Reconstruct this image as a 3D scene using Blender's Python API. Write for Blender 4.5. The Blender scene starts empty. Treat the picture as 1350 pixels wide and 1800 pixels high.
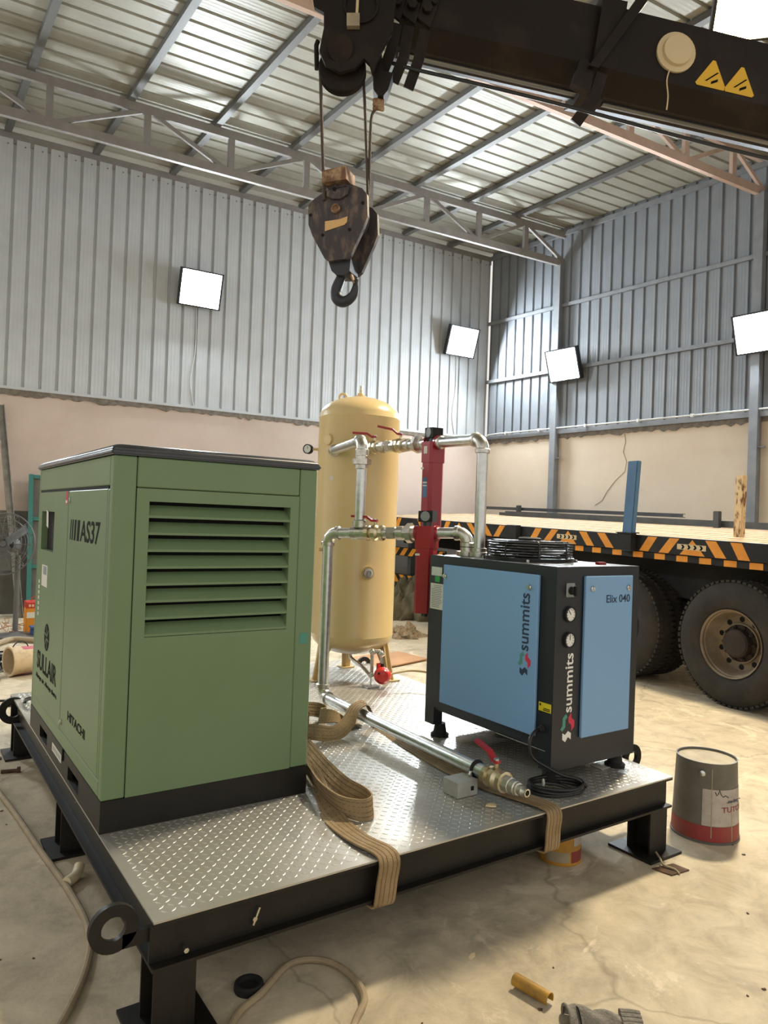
import bpy, bmesh, math, random
from mathutils import Vector, Matrix, noise
random.seed(7)
sc = bpy.context.scene
COL = sc.collection
V = Vector
PI = math.pi

# ------------------------------------------------------------------ camera, world, exposure
cam_d = bpy.data.cameras.new('camera'); cam = bpy.data.objects.new('camera', cam_d); COL.objects.link(cam)
cam_d.sensor_fit = 'VERTICAL'; cam_d.sensor_height = 36.0; cam_d.lens = 36.0 * 1271.6 / 1800.0
cam_d.clip_start = 0.05
_yaw, _pit, _rol = 0.5985, 0.0116, 0.0362
_f = V((math.sin(_yaw) * math.cos(_pit), math.cos(_yaw) * math.cos(_pit), math.sin(_pit)))
_r = V((math.cos(_yaw), -math.sin(_yaw), 0)); _u = _r.cross(_f)
CR = _r * math.cos(_rol) + _u * math.sin(_rol); CU = _u * math.cos(_rol) - _r * math.sin(_rol); CF = _f
CAMP = V((-0.6561, -2.6916, 1.5133))
cam.matrix_world = Matrix((( CR.x, CU.x, -CF.x, CAMP.x), (CR.y, CU.y, -CF.y, CAMP.y), (CR.z, CU.z, -CF.z, CAMP.z), (0, 0, 0, 1)))
sc.camera = cam
wd = bpy.data.worlds.new('World'); sc.world = wd; wd.use_nodes = True
wd.node_tree.nodes['Background'].inputs[0].default_value = (1.0, 0.96, 0.89, 1)
wd.node_tree.nodes['Background'].inputs[1].default_value = 0.88
sc.view_settings.view_transform = 'Standard'; sc.view_settings.look = 'None'
sc.view_settings.gamma = 1.0; sc.view_settings.use_curve_mapping = False
sc.view_settings.exposure = 0.06
sc.cycles.max_bounces = 6; sc.cycles.diffuse_bounces = 3; sc.cycles.glossy_bounces = 3; sc.cycles.caustics_reflective = False; sc.cycles.caustics_refractive = False
COLD_W, WARM_W = 190.0, 560.0          # watts of each cold flood light and of the warm high lamp

# ------------------------------------------------------------------ materials
def lin(h):
    h = h.lstrip('#'); c = [int(h[i:i+2], 16) / 255 for i in (0, 2, 4)]
    return tuple(x / 12.92 if x <= 0.04045 else ((x + 0.055) / 1.055) ** 2.4 for x in c) + (1.0,)
MATS = {}
def mat(name, col, rough=0.6, metal=0.0, col2=None, scale=8.0, lo=0.35, hi=0.7, bump=0.0, bscale=60.0, detail=4.0,
        stretch=None, rough2=None, coat=0.0, spec=0.5):
    if name in MATS: return MATS[name]
    m = bpy.data.materials.new(name); m.use_nodes = True
    nt = m.node_tree; b = nt.nodes['Principled BSDF']
    b.inputs['Base Color'].default_value = lin(col); b.inputs['Roughness'].default_value = rough
    b.inputs['Metallic'].default_value = metal; b.inputs['Specular IOR Level'].default_value = spec
    if coat: b.inputs['Coat Weight'].default_value = coat; b.inputs['Coat Roughness'].default_value = 0.12
    tc = nt.nodes.new('ShaderNodeTexCoord'); mp = nt.nodes.new('ShaderNodeMapping')
    nt.links.new(tc.outputs['Object'], mp.inputs['Vector'])
    if stretch: mp.inputs['Scale'].default_value = stretch
    if col2:
        n = nt.nodes.new('ShaderNodeTexNoise'); n.inputs['Scale'].default_value = scale; n.inputs['Detail'].default_value = detail
        n.inputs['Roughness'].default_value = 0.62
        nt.links.new(mp.outputs[0], n.inputs['Vector'])
        r = nt.nodes.new('ShaderNodeValToRGB'); r.color_ramp.elements[0].position = lo; r.color_ramp.elements[1].position = hi
        r.color_ramp.elements[0].color = lin(col); r.color_ramp.elements[1].color = lin(col2)
        nt.links.new(n.outputs['Fac'], r.inputs['Fac']); nt.links.new(r.outputs[0], b.inputs['Base Color'])
        if rough2 is not None:
            mr = nt.nodes.new('ShaderNodeMapRange'); mr.inputs[1].default_value = lo; mr.inputs[2].default_value = hi
            mr.inputs[3].default_value = rough; mr.inputs[4].default_value = rough2
            nt.links.new(n.outputs['Fac'], mr.inputs[0]); nt.links.new(mr.outputs[0], b.inputs['Roughness'])
    if bump:
        n2 = nt.nodes.new('ShaderNodeTexNoise'); n2.inputs['Scale'].default_value = bscale; n2.inputs['Detail'].default_value = 3
        nt.links.new(mp.outputs[0], n2.inputs['Vector'])
        bp = nt.nodes.new('ShaderNodeBump'); bp.inputs['Strength'].default_value = bump; bp.inputs['Distance'].default_value = 0.01
        nt.links.new(n2.outputs['Fac'], bp.inputs['Height']); nt.links.new(bp.outputs[0], b.inputs['Normal'])
    MATS[name] = m
    return m
def emit(name, col, s):
    m = bpy.data.materials.new(name); m.use_nodes = True
    b = m.node_tree.nodes['Principled BSDF']; b.inputs['Base Color'].default_value = lin(col)
    b.inputs['Emission Color'].default_value = lin(col); b.inputs['Emission Strength'].default_value = s
    m.cycles.emission_sampling = 'NONE'
    MATS[name] = m; return m

def floor_material():
    m = bpy.data.materials.new('dusty_concrete'); m.use_nodes = True; nt = m.node_tree; N = nt.nodes.new; L = nt.links.new
    b = nt.nodes['Principled BSDF']; b.inputs['Roughness'].default_value = 0.85; b.inputs['Specular IOR Level'].default_value = 0.25
    tc = N('ShaderNodeTexCoord')
    def nz(s, d, rough=0.6, dist=0.0):
        n = N('ShaderNodeTexNoise'); n.inputs['Scale'].default_value = s; n.inputs['Detail'].default_value = d
        n.inputs['Roughness'].default_value = rough; n.inputs['Distortion'].default_value = dist
        L(tc.outputs['Object'], n.inputs['Vector']); return n
    def ramp(src, stops):
        r = N('ShaderNodeValToRGB'); e = r.color_ramp.elements
        while len(e) < len(stops): e.new(0.5)
        for k, (p, c) in enumerate(stops): e[k].position = p; e[k].color = lin(c)
        L(src, r.inputs['Fac']); return r
    base = ramp(nz(0.9, 6, 0.65, 0.4).outputs['Fac'], [(0.33, '#a89b84'), (0.5, '#bbad93'), (0.66, '#cfc1a3')])
    fine = ramp(nz(5.5, 8, 0.7, 0.6).outputs['Fac'], [(0.36, '#8e8574'), (0.52, '#beb29b'), (0.68, '#d9ccb2')])
    mx = N('ShaderNodeMix'); mx.data_type = 'RGBA'; mx.inputs[0].default_value = 0.45
    L(base.outputs[0], mx.inputs[6]); L(fine.outputs[0], mx.inputs[7])
    # pale plaster blotches
    bl = ramp(nz(1.7, 9, 0.72, 1.2).outputs['Fac'], [(0.58, '#000000'), (0.64, '#ffffff')])
    mx2 = N('ShaderNodeMix'); mx2.data_type = 'RGBA'; L(bl.outputs[0], mx2.inputs[0])
    L(mx.outputs[2], mx2.inputs[6]); mx2.inputs[7].default_value = lin('#d6c8ae')
    # dark stains
    st = ramp(nz(1.1, 5, 0.6, 0.8).outputs['Fac'], [(0.30, '#ffffff'), (0.40, '#000000')])
    mx3 = N('ShaderNodeMix'); mx3.data_type = 'RGBA'; L(st.outputs[0], mx3.inputs[0])
    L(mx2.outputs[2], mx3.inputs[6]); mx3.inputs[7].default_value = lin('#958b78')
    # hairline cracks
    w = nz(2.2, 4); mv = N('ShaderNodeMix'); mv.data_type = 'RGBA'; mv.inputs[0].default_value = 0.22
    L(tc.outputs['Object'], mv.inputs[6]); L(w.outputs['Color'], mv.inputs[7])
    vo = N('ShaderNodeTexVoronoi'); vo.feature = 'DISTANCE_TO_EDGE'; vo.inputs['Scale'].default_value = 0.42
    L(mv.outputs[2], vo.inputs['Vector'])
    ck = ramp(vo.outputs['Distance'], [(0.0, '#9a9a9a'), (0.0016, '#000000')])
    mx4 = N('ShaderNodeMix'); mx4.data_type = 'RGBA'; L(ck.outputs[0], mx4.inputs[0])
    L(mx3.outputs[2], mx4.inputs[6]); mx4.inputs[7].default_value = lin('#4d4232')
    L(mx4.outputs[2], b.inputs['Base Color'])
    bp = N('ShaderNodeBump'); bp.inputs['Strength'].default_value = 0.35; bp.inputs['Distance'].default_value = 0.02
    L(nz(9, 9, 0.7).outputs['Fac'], bp.inputs['Height']); L(bp.outputs[0], b.inputs['Normal'])
    MATS['floor'] = m; return m

mat('plaster', '#c6b5a8', 0.9, col2='#bdab9d', scale=1.3, bump=0.15, bscale=18)
mat('plaster_right', '#d2c3ae', 0.9, col2='#cab9a3', scale=1.3, bump=0.15, bscale=18)
mat('dado', '#67645c', 0.8, col2='#55524b', scale=3)
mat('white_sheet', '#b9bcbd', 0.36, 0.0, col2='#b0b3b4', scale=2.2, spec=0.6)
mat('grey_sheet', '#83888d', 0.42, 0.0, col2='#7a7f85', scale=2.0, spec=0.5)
mat('roof_sheet', '#9d9b8f', 0.45, 0.1, col2='#8f8d82', scale=1.5, spec=0.45)
mat('mortar', '#7f776c', 0.95, col2='#5f574d', scale=14, bump=0.6, bscale=40)
mat('purlin', '#6a6a68', 0.55, 0.3)
mat('truss', '#8b8682', 0.6, 0.1, col2='#7d7874', scale=6)
mat('truss_pink', '#c0a594', 0.6, 0.05, col2='#b39a8a', scale=6)
mat('column', '#86898c', 0.55, 0.2, col2='#76797d', scale=4)
mat('conduit', '#c9c8c2', 0.5)
mat('lamp_body', '#2a2b2d', 0.5, 0.4)
emit('lamp_cold', '#e8f6ff', 60.0); emit('lamp_warm', '#ffdf98', 60.0)
mat('green', '#6e845f', 0.45, col2='#6a805b', scale=3, bump=0.04, bscale=500, spec=0.45)
mat('lid_black', '#24262a', 0.38, col2='#34363a', scale=9, coat=0.3)
mat('base_black', '#13110e', 0.5, col2='#1d1a16', scale=8, spec=0.35)
mat('void_black', '#050505', 0.9)
mat('print_black', '#0a0a08', 0.85, spec=0.2)
mat('print_white', '#e9e8e2', 0.6)
mat('print_grey', '#8b8f90', 0.5)
mat('print_teal', '#4c8c7c', 0.6)
mat('print_red', '#c8344c', 0.6)
mat('print_navy', '#20304a', 0.6)
mat('label_paper', '#d6d3c6', 0.7)
mat('yellow_label', '#d9c81c', 0.6)
mat('green_label', '#2c9a4a', 0.6)
mat('chrome', '#c9c9c6', 0.22, 1.0)
mat('galv', '#c4c6c4', 0.3, 1.0, col2='#d8dad8', scale=30, rough2=0.36)
mat('galv_fit', '#cfcdc6', 0.28, 1.0, col2='#b4afa2', scale=45, rough2=0.4)
mat('galv_box', '#c2c2bb', 0.4, 0.35, col2='#adada5', scale=20)
mat('brass', '#c0b08c', 0.32, 1.0, col2='#d2c8ae', scale=40)
mat('lever_red', '#a3222a', 0.45)
mat('filter_red', '#9e1c2b', 0.35, col2='#931a28', scale=4, coat=0.2)
mat('drain_red', '#e5382f', 0.35, coat=0.3)
mat('tank_yellow', '#dcc28c', 0.3, col2='#d7bc84', scale=2.5, coat=0.35, spec=0.5)
mat('tread_plate', '#c4c1b9', 0.28, 0.6, col2='#aeaaa0', scale=3.5, rough2=0.5, bump=0.05, bscale=9, lo=0.4, hi=0.75)
mat('tread_mark', '#cfccc4', 0.42, 0.6)
mat('skid_black', '#14120f', 0.5, 0.0, col2='#201c17', scale=9, bump=0.08, bscale=60, spec=0.35)
mat('dark_navy', '#171b22', 0.42, col2='#1b2027', scale=5)
mat('dryer_blue', '#7ba5ce', 0.4, col2='#78a2cb', scale=2)
mat('rubber', '#151515', 0.75)
mat('fan_wire', '#101012', 0.35, 0.2)
mat('dial', '#e3e2dc', 0.4)
mat('strap', '#9d8664', 0.92, col2='#86704f', scale=14, bump=0.5, bscale=220, stretch=(1, 1, 1))
mat('strap_line', '#5d4a2f', 0.95)
mat('cable_black', '#121212', 0.4)
mat('cable_grey', '#a08f72', 0.7, col2='#8a7a60', scale=12)
mat('tyre', '#201d1a', 0.85, col2='#352f27', scale=5, bump=0.3, bscale=40)
mat('rim', '#8a7b66', 0.7, 0.1, col2='#6d604e', scale=6)
mat('hub', '#231b15', 0.8, col2='#35281d', scale=8)
mat('truck_black', '#151413', 0.65, col2='#22201e', scale=4, spec=0.3)
mat('truck_orange', '#dd8f1e', 0.6, col2='#c97f1c', scale=7)
mat('deck_wood', '#b49a78', 0.9, col2='#93795a', scale=5, stretch=(1, 10, 1))
mat('steel_dark', '#3c4043', 0.55, 0.3, col2='#4a4d4f', scale=5)
mat('post_blue', '#41698c', 0.55, col2='#385d7e', scale=5)
mat('rusty', '#cbb38c', 0.85, col2='#6a4c2e', scale=22, lo=0.52, hi=0.62, stretch=(1, 1, 0.4))
mat('boom', '#1f1813', 0.55, 0.1, col2='#3a2e24', scale=3.0, lo=0.5, hi=0.85, bump=0.1, bscale=14, spec=0.22)
mat('boom_edge', '#6f7274', 0.35, 0.8)
mat('hook_paint', '#40393a', 0.65, 0.1, col2='#7d6a56', scale=26, lo=0.48, hi=0.74, bump=0.3, bscale=40, detail=8, stretch=(1, 1, 0.45))
mat('hook_rust', '#6e4d36', 0.8, col2='#a88c6a', scale=22, lo=0.45, hi=0.65, bump=0.3, bscale=60)
mat('hook_steel', '#3b3c40', 0.5, 0.5)
mat('rope', '#4e4238', 0.7, 0.2, bump=0.6, bscale=160)
mat('plate_tag', '#c9a06a', 0.35, 0.6)
mat('sign_yellow', '#d9a92a', 0.6)
mat('cream', '#cbb68e', 0.7)
mat('can_grey', '#6c6a63', 0.6, 0.2, col2='#57544d', scale=6)
mat('can_white', '#b3aaa2', 0.7, col2='#8d857c', scale=8)
mat('can_red', '#8e2f2b', 0.6, col2='#7b3d35', scale=8)
mat('can_lid', '#a89b80', 0.8, col2='#8a7e66', scale=9)
mat('can_yellow', '#c98f1d', 0.6, col2='#9c7431', scale=9)
mat('orange_tin', '#d2861c', 0.6)
mat('tin_red', '#b4301f', 0.6)
mat('cardboard', '#b98e66', 0.9, col2='#a87f5a', scale=4)
mat('tarp', '#5f5843', 0.95, col2='#776e54', scale=6, bump=0.5, bscale=25)
mat('litter', '#a9957a', 0.95, col2='#6f6350', scale=25, bump=0.6, bscale=60)
mat('bamboo', '#b98b2c', 0.55, col2='#7d5f22', scale=9)
mat('rag', '#6f6a60', 0.95, col2='#8a8378', scale=40, bump=0.6, bscale=120)
mat('pvc', '#cdbf9f', 0.5)
mat('pail_white', '#c9b28f', 0.7, col2='#8c7258', scale=6, lo=0.5, hi=0.75)
mat('pail_pink', '#b0415a', 0.7)
mat('teal_frame', '#2f7069', 0.5)
mat('fan_grey', '#5f5f5d', 0.5, 0.3)
mat('galv_channel', '#8f8d86', 0.4, 0.7, col2='#6f6d67', scale=9)
mat('blue_plastic', '#2f4b78', 0.6)
mat('rust_brown', '#5f4630', 0.85, col2='#3d2c1f', scale=15)
mat('debris_pale', '#d8c49b', 0.9)
floor_material()
M_ = MATS

# ------------------------------------------------------------------ mesh helpers
def frame(axis):
    a = V(axis).normalized(); t = V((0, 0, 1)) if abs(a.z) < 0.9 else V((1, 0, 0))
    x = t.cross(a).normalized(); return x, a.cross(x), a
class MB:
    def __init__(s): s.v = []; s.f = []
    def add(s, vs, fs):
        o = len(s.v); s.v += [tuple(p) for p in vs]; s.f += [tuple(i + o for i in q) for q in fs]; return s
    def box(s, c, d, rot=None):
        c = V(c); x, y, z = d[0] / 2, d[1] / 2, d[2] / 2
        vs = [V((sx * x, sy * y, sz * z)) for sz in (-1, 1) for sy in (-1, 1) for sx in (-1, 1)]
        if rot is not None: vs = [rot @ p for p in vs]
        return s.add([c + p for p in vs], [(0, 2, 3, 1), (4, 5, 7, 6), (0, 1, 5, 4), (2, 6, 7, 3), (0, 4, 6, 2), (1, 3, 7, 5)])
    def mm(s, a, b): return s.box([(a[i] + b[i]) / 2 for i in range(3)], [abs(b[i] - a[i]) for i in range(3)])
    def bev(s, a, b, r, seg=2):
        bm = bmesh.new(); bmesh.ops.create_cube(bm, size=1.0)
        for v in bm.verts: v.co = V([(a[i] + b[i]) / 2 + v.co[i] * abs(b[i] - a[i]) for i in range(3)])
        bmesh.ops.bevel(bm, geom=list(bm.edges), offset=r, segments=seg, affect='EDGES', profile=0.5)
        bm.verts.index_update()
        s.add([v.co.copy() for v in bm.verts], [[v.index for v in f.verts] for f in bm.faces]); bm.free(); return s
    def cyl(s, p0, p1, r0, r1=None, n=16, cap=True):
        r1 = r0 if r1 is None else r1; p0, p1 = V(p0), V(p1); x, y, a = frame(p1 - p0)
        vs = []
        for p, r in ((p0, r0), (p1, r1)): vs += [p + (x * math.cos(2 * PI * k / n) + y * math.sin(2 * PI * k / n)) * r for k in range(n)]
        fs = [(k, (k + 1) % n, n + (k + 1) % n, n + k) for k in range(n)]
        if cap: fs += [tuple(range(n - 1, -1, -1)), tuple(range(n, 2 * n))]
        return s.add(vs, fs)
    def lathe(s, prof, o, axis=(0, 0, 1), n=24, closed=False):
        o = V(o); x, y, a = frame(axis); m = len(prof); vs = []
        for r, h in prof: vs += [o + a * h + (x * math.cos(2 * PI * k / n) + y * math.sin(2 * PI * k / n)) * r for k in range(n)]
        fs = []
        for j in range(m if closed else m - 1):
            j2 = (j + 1) % m
            fs += [(j * n + k, j * n + (k + 1) % n, j2 * n + (k + 1) % n, j2 * n + k) for k in range(n)]
        if not closed:
            if prof[0][0] > 1e-6: fs.append(tuple(range(n - 1, -1, -1)))
            if prof[-1][0] > 1e-6: fs.append(tuple(range((m - 1) * n, m * n)))
        return s.add(vs, fs)
    def tube(s, pts, r, n=8, closed=False, smooth=0):
        pts = [V(p) for p in pts]
        if smooth: pts = spline(pts, smooth, closed)
        m = len(pts); rr = r if isinstance(r, (list, tuple)) else [r] * m
        tang = []
        for i in range(m):
            a = pts[(i - 1) % m] if (i > 0 or closed) else pts[i]; b = pts[(i + 1) % m] if (i < m - 1 or closed) else pts[i]
            d = b - a; tang.append(d.normalized() if d.length > 1e-9 else V((0, 0, 1)))
        x, y, _ = frame(tang[0]); vs = []
        for i in range(m):
            x = (x - tang[i] * x.dot(tang[i])).normalized(); y = tang[i].cross(x)
            vs += [pts[i] + (x * math.cos(2 * PI * k / n) + y * math.sin(2 * PI * k / n)) * rr[i] for k in range(n)]
        fs = []
        for i in range(m if closed else m - 1):
            j = (i + 1) % m
            fs += [(i * n + k, i * n + (k + 1) % n, j * n + (k + 1) % n, j * n + k) for k in range(n)]
        if not closed: fs += [tuple(range(n - 1, -1, -1)), tuple(range((m - 1) * n, m * n))]
        return s.add(vs, fs)
    def prism(s, poly, o, xd, yd, h):
        """2D polygon in the plane (o, xd, yd), extruded by the vector h."""
        o, xd, yd, h = V(o), V(xd), V(yd), V(h); n = len(poly)
        a = [o + xd * p[0] + yd * p[1] for p in poly]
        flip = xd.cross(yd).dot(h) < 0
        ar = sum(poly[i][0] * poly[(i + 1) % n][1] - poly[(i + 1) % n][0] * poly[i][1] for i in range(n))
        if (ar < 0) != flip: a.reverse()
        vs = a + [p + h for p in a]
        fs = [tuple(range(n - 1, -1, -1)), tuple(range(n, 2 * n))] + [(i, (i + 1) % n, n + (i + 1) % n, n + i) for i in range(n)]
        return s.add(vs, fs)
    def ribbon(s, pts, sides, w, t):
        """flat strap: centre points, width direction at each, width, thickness."""
        pts = [V(p) for p in pts]; m = len(pts); vs = []
        for i in range(m):
            a = pts[max(i - 1, 0)]; b = pts[min(i + 1, m - 1)]; tg = (b - a).normalized()
            sd = V(sides[i]); sd = (sd - tg * sd.dot(tg)).normalized(); nn = tg.cross(sd)
            for k1, k2 in ((-1, -1), (1, -1), (1, 1), (-1, 1)): vs.append(pts[i] + sd * (k1 * w / 2) + nn * (k2 * t / 2))
        fs = [(3, 2, 1, 0), tuple(range((m - 1) * 4, m * 4))]
        for i in range(m - 1):
            for k in range(4): fs.append((i * 4 + k, i * 4 + (k + 1) % 4, i * 4 + 4 + (k + 1) % 4, i * 4 + 4 + k))
        return s.add(vs, fs)
    def mesh(s, name, m, smooth=35):
        me = bpy.data.meshes.new(name); me.from_pydata(s.v, [], s.f)
        bm = bmesh.new(); bm.from_mesh(me); bmesh.ops.recalc_face_normals(bm, faces=bm.faces); bm.to_mesh(me); bm.free()
        me.materials.append(M_[m])
        if smooth:
            for p in me.polygons: p.use_smooth = True
            me.set_sharp_from_angle(angle=math.radians(smooth))
        me.update(); return me
    def build(s, name, m, parent=None, smooth=35, **kw):
        return put(name, s.mesh(name, m, smooth), parent, **kw)
def put(name, me, parent=None, **kw):
    o = bpy.data.objects.new(name, me); COL.objects.link(o)
    if parent is not None:
        o.parent = parent
        if parent.get('_o') is not None: o.location = -V(parent['_o'])
    for k, v in kw.items(): o[k] = v
    return o
def thing(name, label, cat, base=(0, 0, 0), group=None):
    """Empty at the thing's base; its parts are modelled in world coordinates."""
    o = bpy.data.objects.new(name, None); COL.objects.link(o); o.location = base; o['_o'] = tuple(float(x) for x in base)
    o['label'] = label; o['category'] = cat; o.empty_display_size = 0.1
    if group: o['group'] = group
    return o
def tag(o, label, cat, group=None, kind=None):
    o['label'] = label; o['category'] = cat
    if group: o['group'] = group
    if kind: o['kind'] = kind
    return o
def struct(o, label, cat): return tag(o, label, cat, kind='structure')
def spline(p, k, closed=False):
    m = len(p); out = []
    for i in range(m if closed else m - 1):
        g = lambda j: p[j % m] if closed else p[max(0, min(m - 1, j))]
        a, b, c, d = g(i - 1), g(i), g(i + 1), g(i + 2)
        for q in range(k):
            t = q / k
            out.append(0.5 * ((2 * b) + (c - a) * t + (2 * a - 5 * b + 4 * c - d) * t * t + (3 * b - a - 3 * c + d) * t ** 3))
    if not closed: out.append(p[-1])
    return out
def arc(c, x, y, r, a0, a1, n):
    c, x, y = V(c), V(x), V(y)
    return [c + x * (r * math.cos(a0 + (a1 - a0) * i / n)) + y * (r * math.sin(a0 + (a1 - a0) * i / n)) for i in range(n + 1)]
def text(name, s, o, xd, yd, w, h, m, parent, bold=0.0, thick=0.0008, shear=0.0):
    """lettering fitted into a w x h box whose lower left corner is o."""
    c = bpy.data.curves.new('t', 'FONT'); c.body = s; c.offset = bold; c.extrude = 0.05; c.shear = shear; c.resolution_u = 3
    t = bpy.data.objects.new('t', c); me = bpy.data.meshes.new_from_object(t)
    bpy.data.objects.remove(t); bpy.data.curves.remove(c)
    xs = [v.co.x for v in me.vertices]; ys = [v.co.y for v in me.vertices]
    x0, x1, y0, y1 = min(xs), max(xs), min(ys), max(ys); o, xd, yd = V(o), V(xd), V(yd); n = xd.cross(yd)
    for v in me.vertices:
        p = v.co.copy(); v.co = o + xd * ((p.x - x0) / (x1 - x0) * w) + yd * ((p.y - y0) / (y1 - y0) * h) + n * (p.z / 0.05 * thick)
    me.materials.clear(); me.materials.append(M_[m]); me.name = name
    return put(name, me, parent)
def subdivide(me, cuts):
    bm = bmesh.new(); bm.from_mesh(me); bmesh.ops.subdivide_edges(bm, edges=bm.edges[:], cuts=cuts, use_grid_fill=True); bm.to_mesh(me); bm.free()

# ------------------------------------------------------------------ building shell
CORNER = V((9.0, 8.0, 0))
_b = math.radians(-5.0); BD = V((math.cos(_b), math.sin(_b), 0)); BN = V((math.sin(_b), -math.cos(_b), 0))   # along / into the room
_w = math.radians(-4.5); RD = V((math.sin(_w), math.cos(_w), 0)); RN = V((-math.cos(_w), math.sin(_w), 0))
def BW(u, z, n=0.0): return CORNER + BD * u + BN * n + V((0, 0, z))     # u <= 0 runs left from the corner
def RW(s, z, n=0.0): return CORNER + RD * s + RN * n + V((0, 0, z))     # s <= 0 runs towards the camera
UP = V((0, 0, 1))
FX0, FX1, FY0, FY1 = -8.0, 11.0, -8.0, 10.5

fl = MB().mm((FX0, FY0, -0.2), (FX1, FY1, 0.0)).build('floor', 'floor', smooth=0)
struct(fl, 'dusty sand coloured concrete floor with cracks and stains', 'floor')

def sheet_profile(pitches, pitch, depth=0.030):
    pts = []
    for k in range(pitches):
        o = k * pitch
        pts += [(o, 0), (o + 0.012, depth), (o + 0.038, depth), (o + 0.050, 0)]
        for j in (0.30, 0.52, 0.74):
            c = o + j * pitch + 0.02
            pts += [(c - 0.014, 0), (c - 0.006, 0.0009), (c + 0.006, 0.0009), (c + 0.014, 0)]
    pts.append((pitches * pitch, 0))
    return pts
def sheet_mesh(name, m, pitch, pitches, xd, yd, nd, length):
    """one corrugated sheet: profile along xd, ribs along yd, ribs sunk along nd; origin at its corner."""
    pr = sheet_profile(pitches, pitch); vs = []; n = len(pr); t = 0.004
    for off in (0.0, t):
        for e in (0.0, length): vs += [xd * p[0] + yd * e + nd * (p[1] + off) for p in pr]
    fs = []
    for i in range(n - 1):
        fs += [(i, i + 1, n + i + 1, n + i), (2 * n + i, 3 * n + i, 3 * n + i + 1, 2 * n + i + 1), (i, 2 * n + i, 2 * n + i + 1, i + 1),
               (n + i, n + i + 1, 3 * n + i + 1, 3 * n + i)]
    fs += [(0, n, 3 * n, 2 * n), (n - 1, 3 * n - 1, 4 * n - 1, 2 * n - 1)]
    return MB().add(vs, fs).mesh(name, m, smooth=25)

# back wall
wb = MB()
wb.add([BW(-13, 0), BW(0.0, 0), BW(0.0, 3.17), BW(-13, 3.17), BW(-13, 0, -0.2), BW(0.2, 0, -0.2), BW(0.2, 3.17, -0.2), BW(-13, 3.17, -0.2)],
       [(0, 1, 2, 3), (7, 6, 5, 4), (0, 4, 5, 1), (3, 2, 6, 7), (0, 3, 7, 4), (1, 5, 6, 2)])
wall_back = wb.build('wall_back', 'plaster', smooth=0)
struct(wall_back, 'pinkish plastered lower wall with white corrugated sheets above', 'wall')
d = MB(); d.prism([(-13, 0), (-0.02, 0), (-0.02, 1.46), (-13, 1.46)], BW(0, 0, 0.0), BD, UP, BN * 0.012)
d.build('dado', 'dado', wall_back, smooth=0)
def mortar_strip(o, along, nrm, length, z, name, parent):
    m = MB(); n = int(length / 0.07); top = []; bot = []
    rnd = random.Random(len(name) + int(length * 10))
    for i in range(n + 1):
        x = i * length / n
        bot.append((x, z - 0.05 - 0.045 * rnd.random() ** 2)); top.append((x, z + 0.012))
    poly = bot + top[::-1]
    m.prism(poly, o, along, UP, nrm * 0.022)
    return m.build(name, 'mortar', parent, smooth=0)
mortar_strip(BW(-13, 0), BD, BN, 13.0, 3.17, 'mortar_strip', wall_back)
r = MB(); r.prism([(-13, 3.175), (0, 3.175), (0, 3.215), (-13, 3.215)], BW(0, 0, -0.02), BD, UP, BN * 0.045)
r.build('sill_rail', 'white_sheet', wall_back, smooth=0)
PITCH = 0.2205
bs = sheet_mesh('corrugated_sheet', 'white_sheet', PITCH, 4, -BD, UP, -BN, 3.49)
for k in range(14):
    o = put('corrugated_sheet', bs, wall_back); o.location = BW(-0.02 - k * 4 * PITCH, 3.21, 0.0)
r = MB(); r.prism([(-13, 6.64), (0, 6.64), (0, 6.80), (-13, 6.80)], BW(0, 0, -0.05), BD, UP, BN * 0.045)
r.build('eaves_beam', 'truss', wall_back, smooth=0)
# rivet heads along the sheet tops
rv = MB()
for k in range(52):
    p = BW(-0.13 - k * PITCH, 6.62, 0.002); rv.cyl(p, p + BN * 0.006, 0.010, n=6)
rv.build('rivets', 'purlin', wall_back, kind='stuff')
# lamp leads on the back wall
for u, z0 in ((-5.79, 4.85), (-0.78, 4.75)):
    MB().tube([BW(u, z0, 0.012), BW(u + 0.01, 4.1, 0.01), BW(u - 0.05, 3.6, 0.012), BW(u + 0.02, 3.22, 0.012)], 0.007, 6, smooth=4).build('lamp_lead', 'conduit', wall_back)

# right wall
wr = MB()
wr.add([RW(-13, 0), RW(0.0, 0), RW(0.0, 3.17), RW(-13, 3.17), RW(-13, 0, -0.2), RW(0.2, 0, -0.2), RW(0.2, 3.17, -0.2), RW(-13, 3.17, -0.2)],
       [(0, 1, 2, 3), (7, 6, 5, 4), (0, 4, 5, 1), (3, 2, 6, 7), (0, 3, 7, 4), (1, 5, 6, 2)])
wall_right = wr.build('wall_right', 'plaster_right', smooth=0)
struct(wall_right, 'cream plastered lower wall with grey corrugated sheets above', 'wall')
mortar_strip(RW(-13, 0), RD, RN, 13.0, 3.15, 'mortar_strip', wall_right)
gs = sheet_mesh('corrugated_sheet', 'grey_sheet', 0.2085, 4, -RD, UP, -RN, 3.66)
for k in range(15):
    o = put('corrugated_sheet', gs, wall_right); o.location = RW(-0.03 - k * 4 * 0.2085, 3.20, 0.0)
for z, h in ((5.455, 0.06), (4.305, 0.06), (3.20, 0.075), (6.75, 0.075)):
    g = MB(); g.prism([(-13, z - h / 2), (0, z - h / 2), (0, z + h / 2), (-13, z + h / 2)], RW(0, 0, 0.005), RD, UP, RN * 0.05)
    g.build('girt', 'column', wall_right, smooth=0)
c = MB(); c.tube([RW(-0.02, 3.16, 0.09), RW(-0.15, 3.25, 0.09), RW(-0.4, 3.26, 0.09), RW(-12, 3.26, 0.09)], 0.014, 8)
c.build('conduit', 'conduit', wall_right)
c = MB()
for s_ in (-0.6, -1.4, -2.4, -3.4, -4.3): c.box(RW(s_, 3.26, 0.085), (0.05, 0.04, 0.05))
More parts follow.
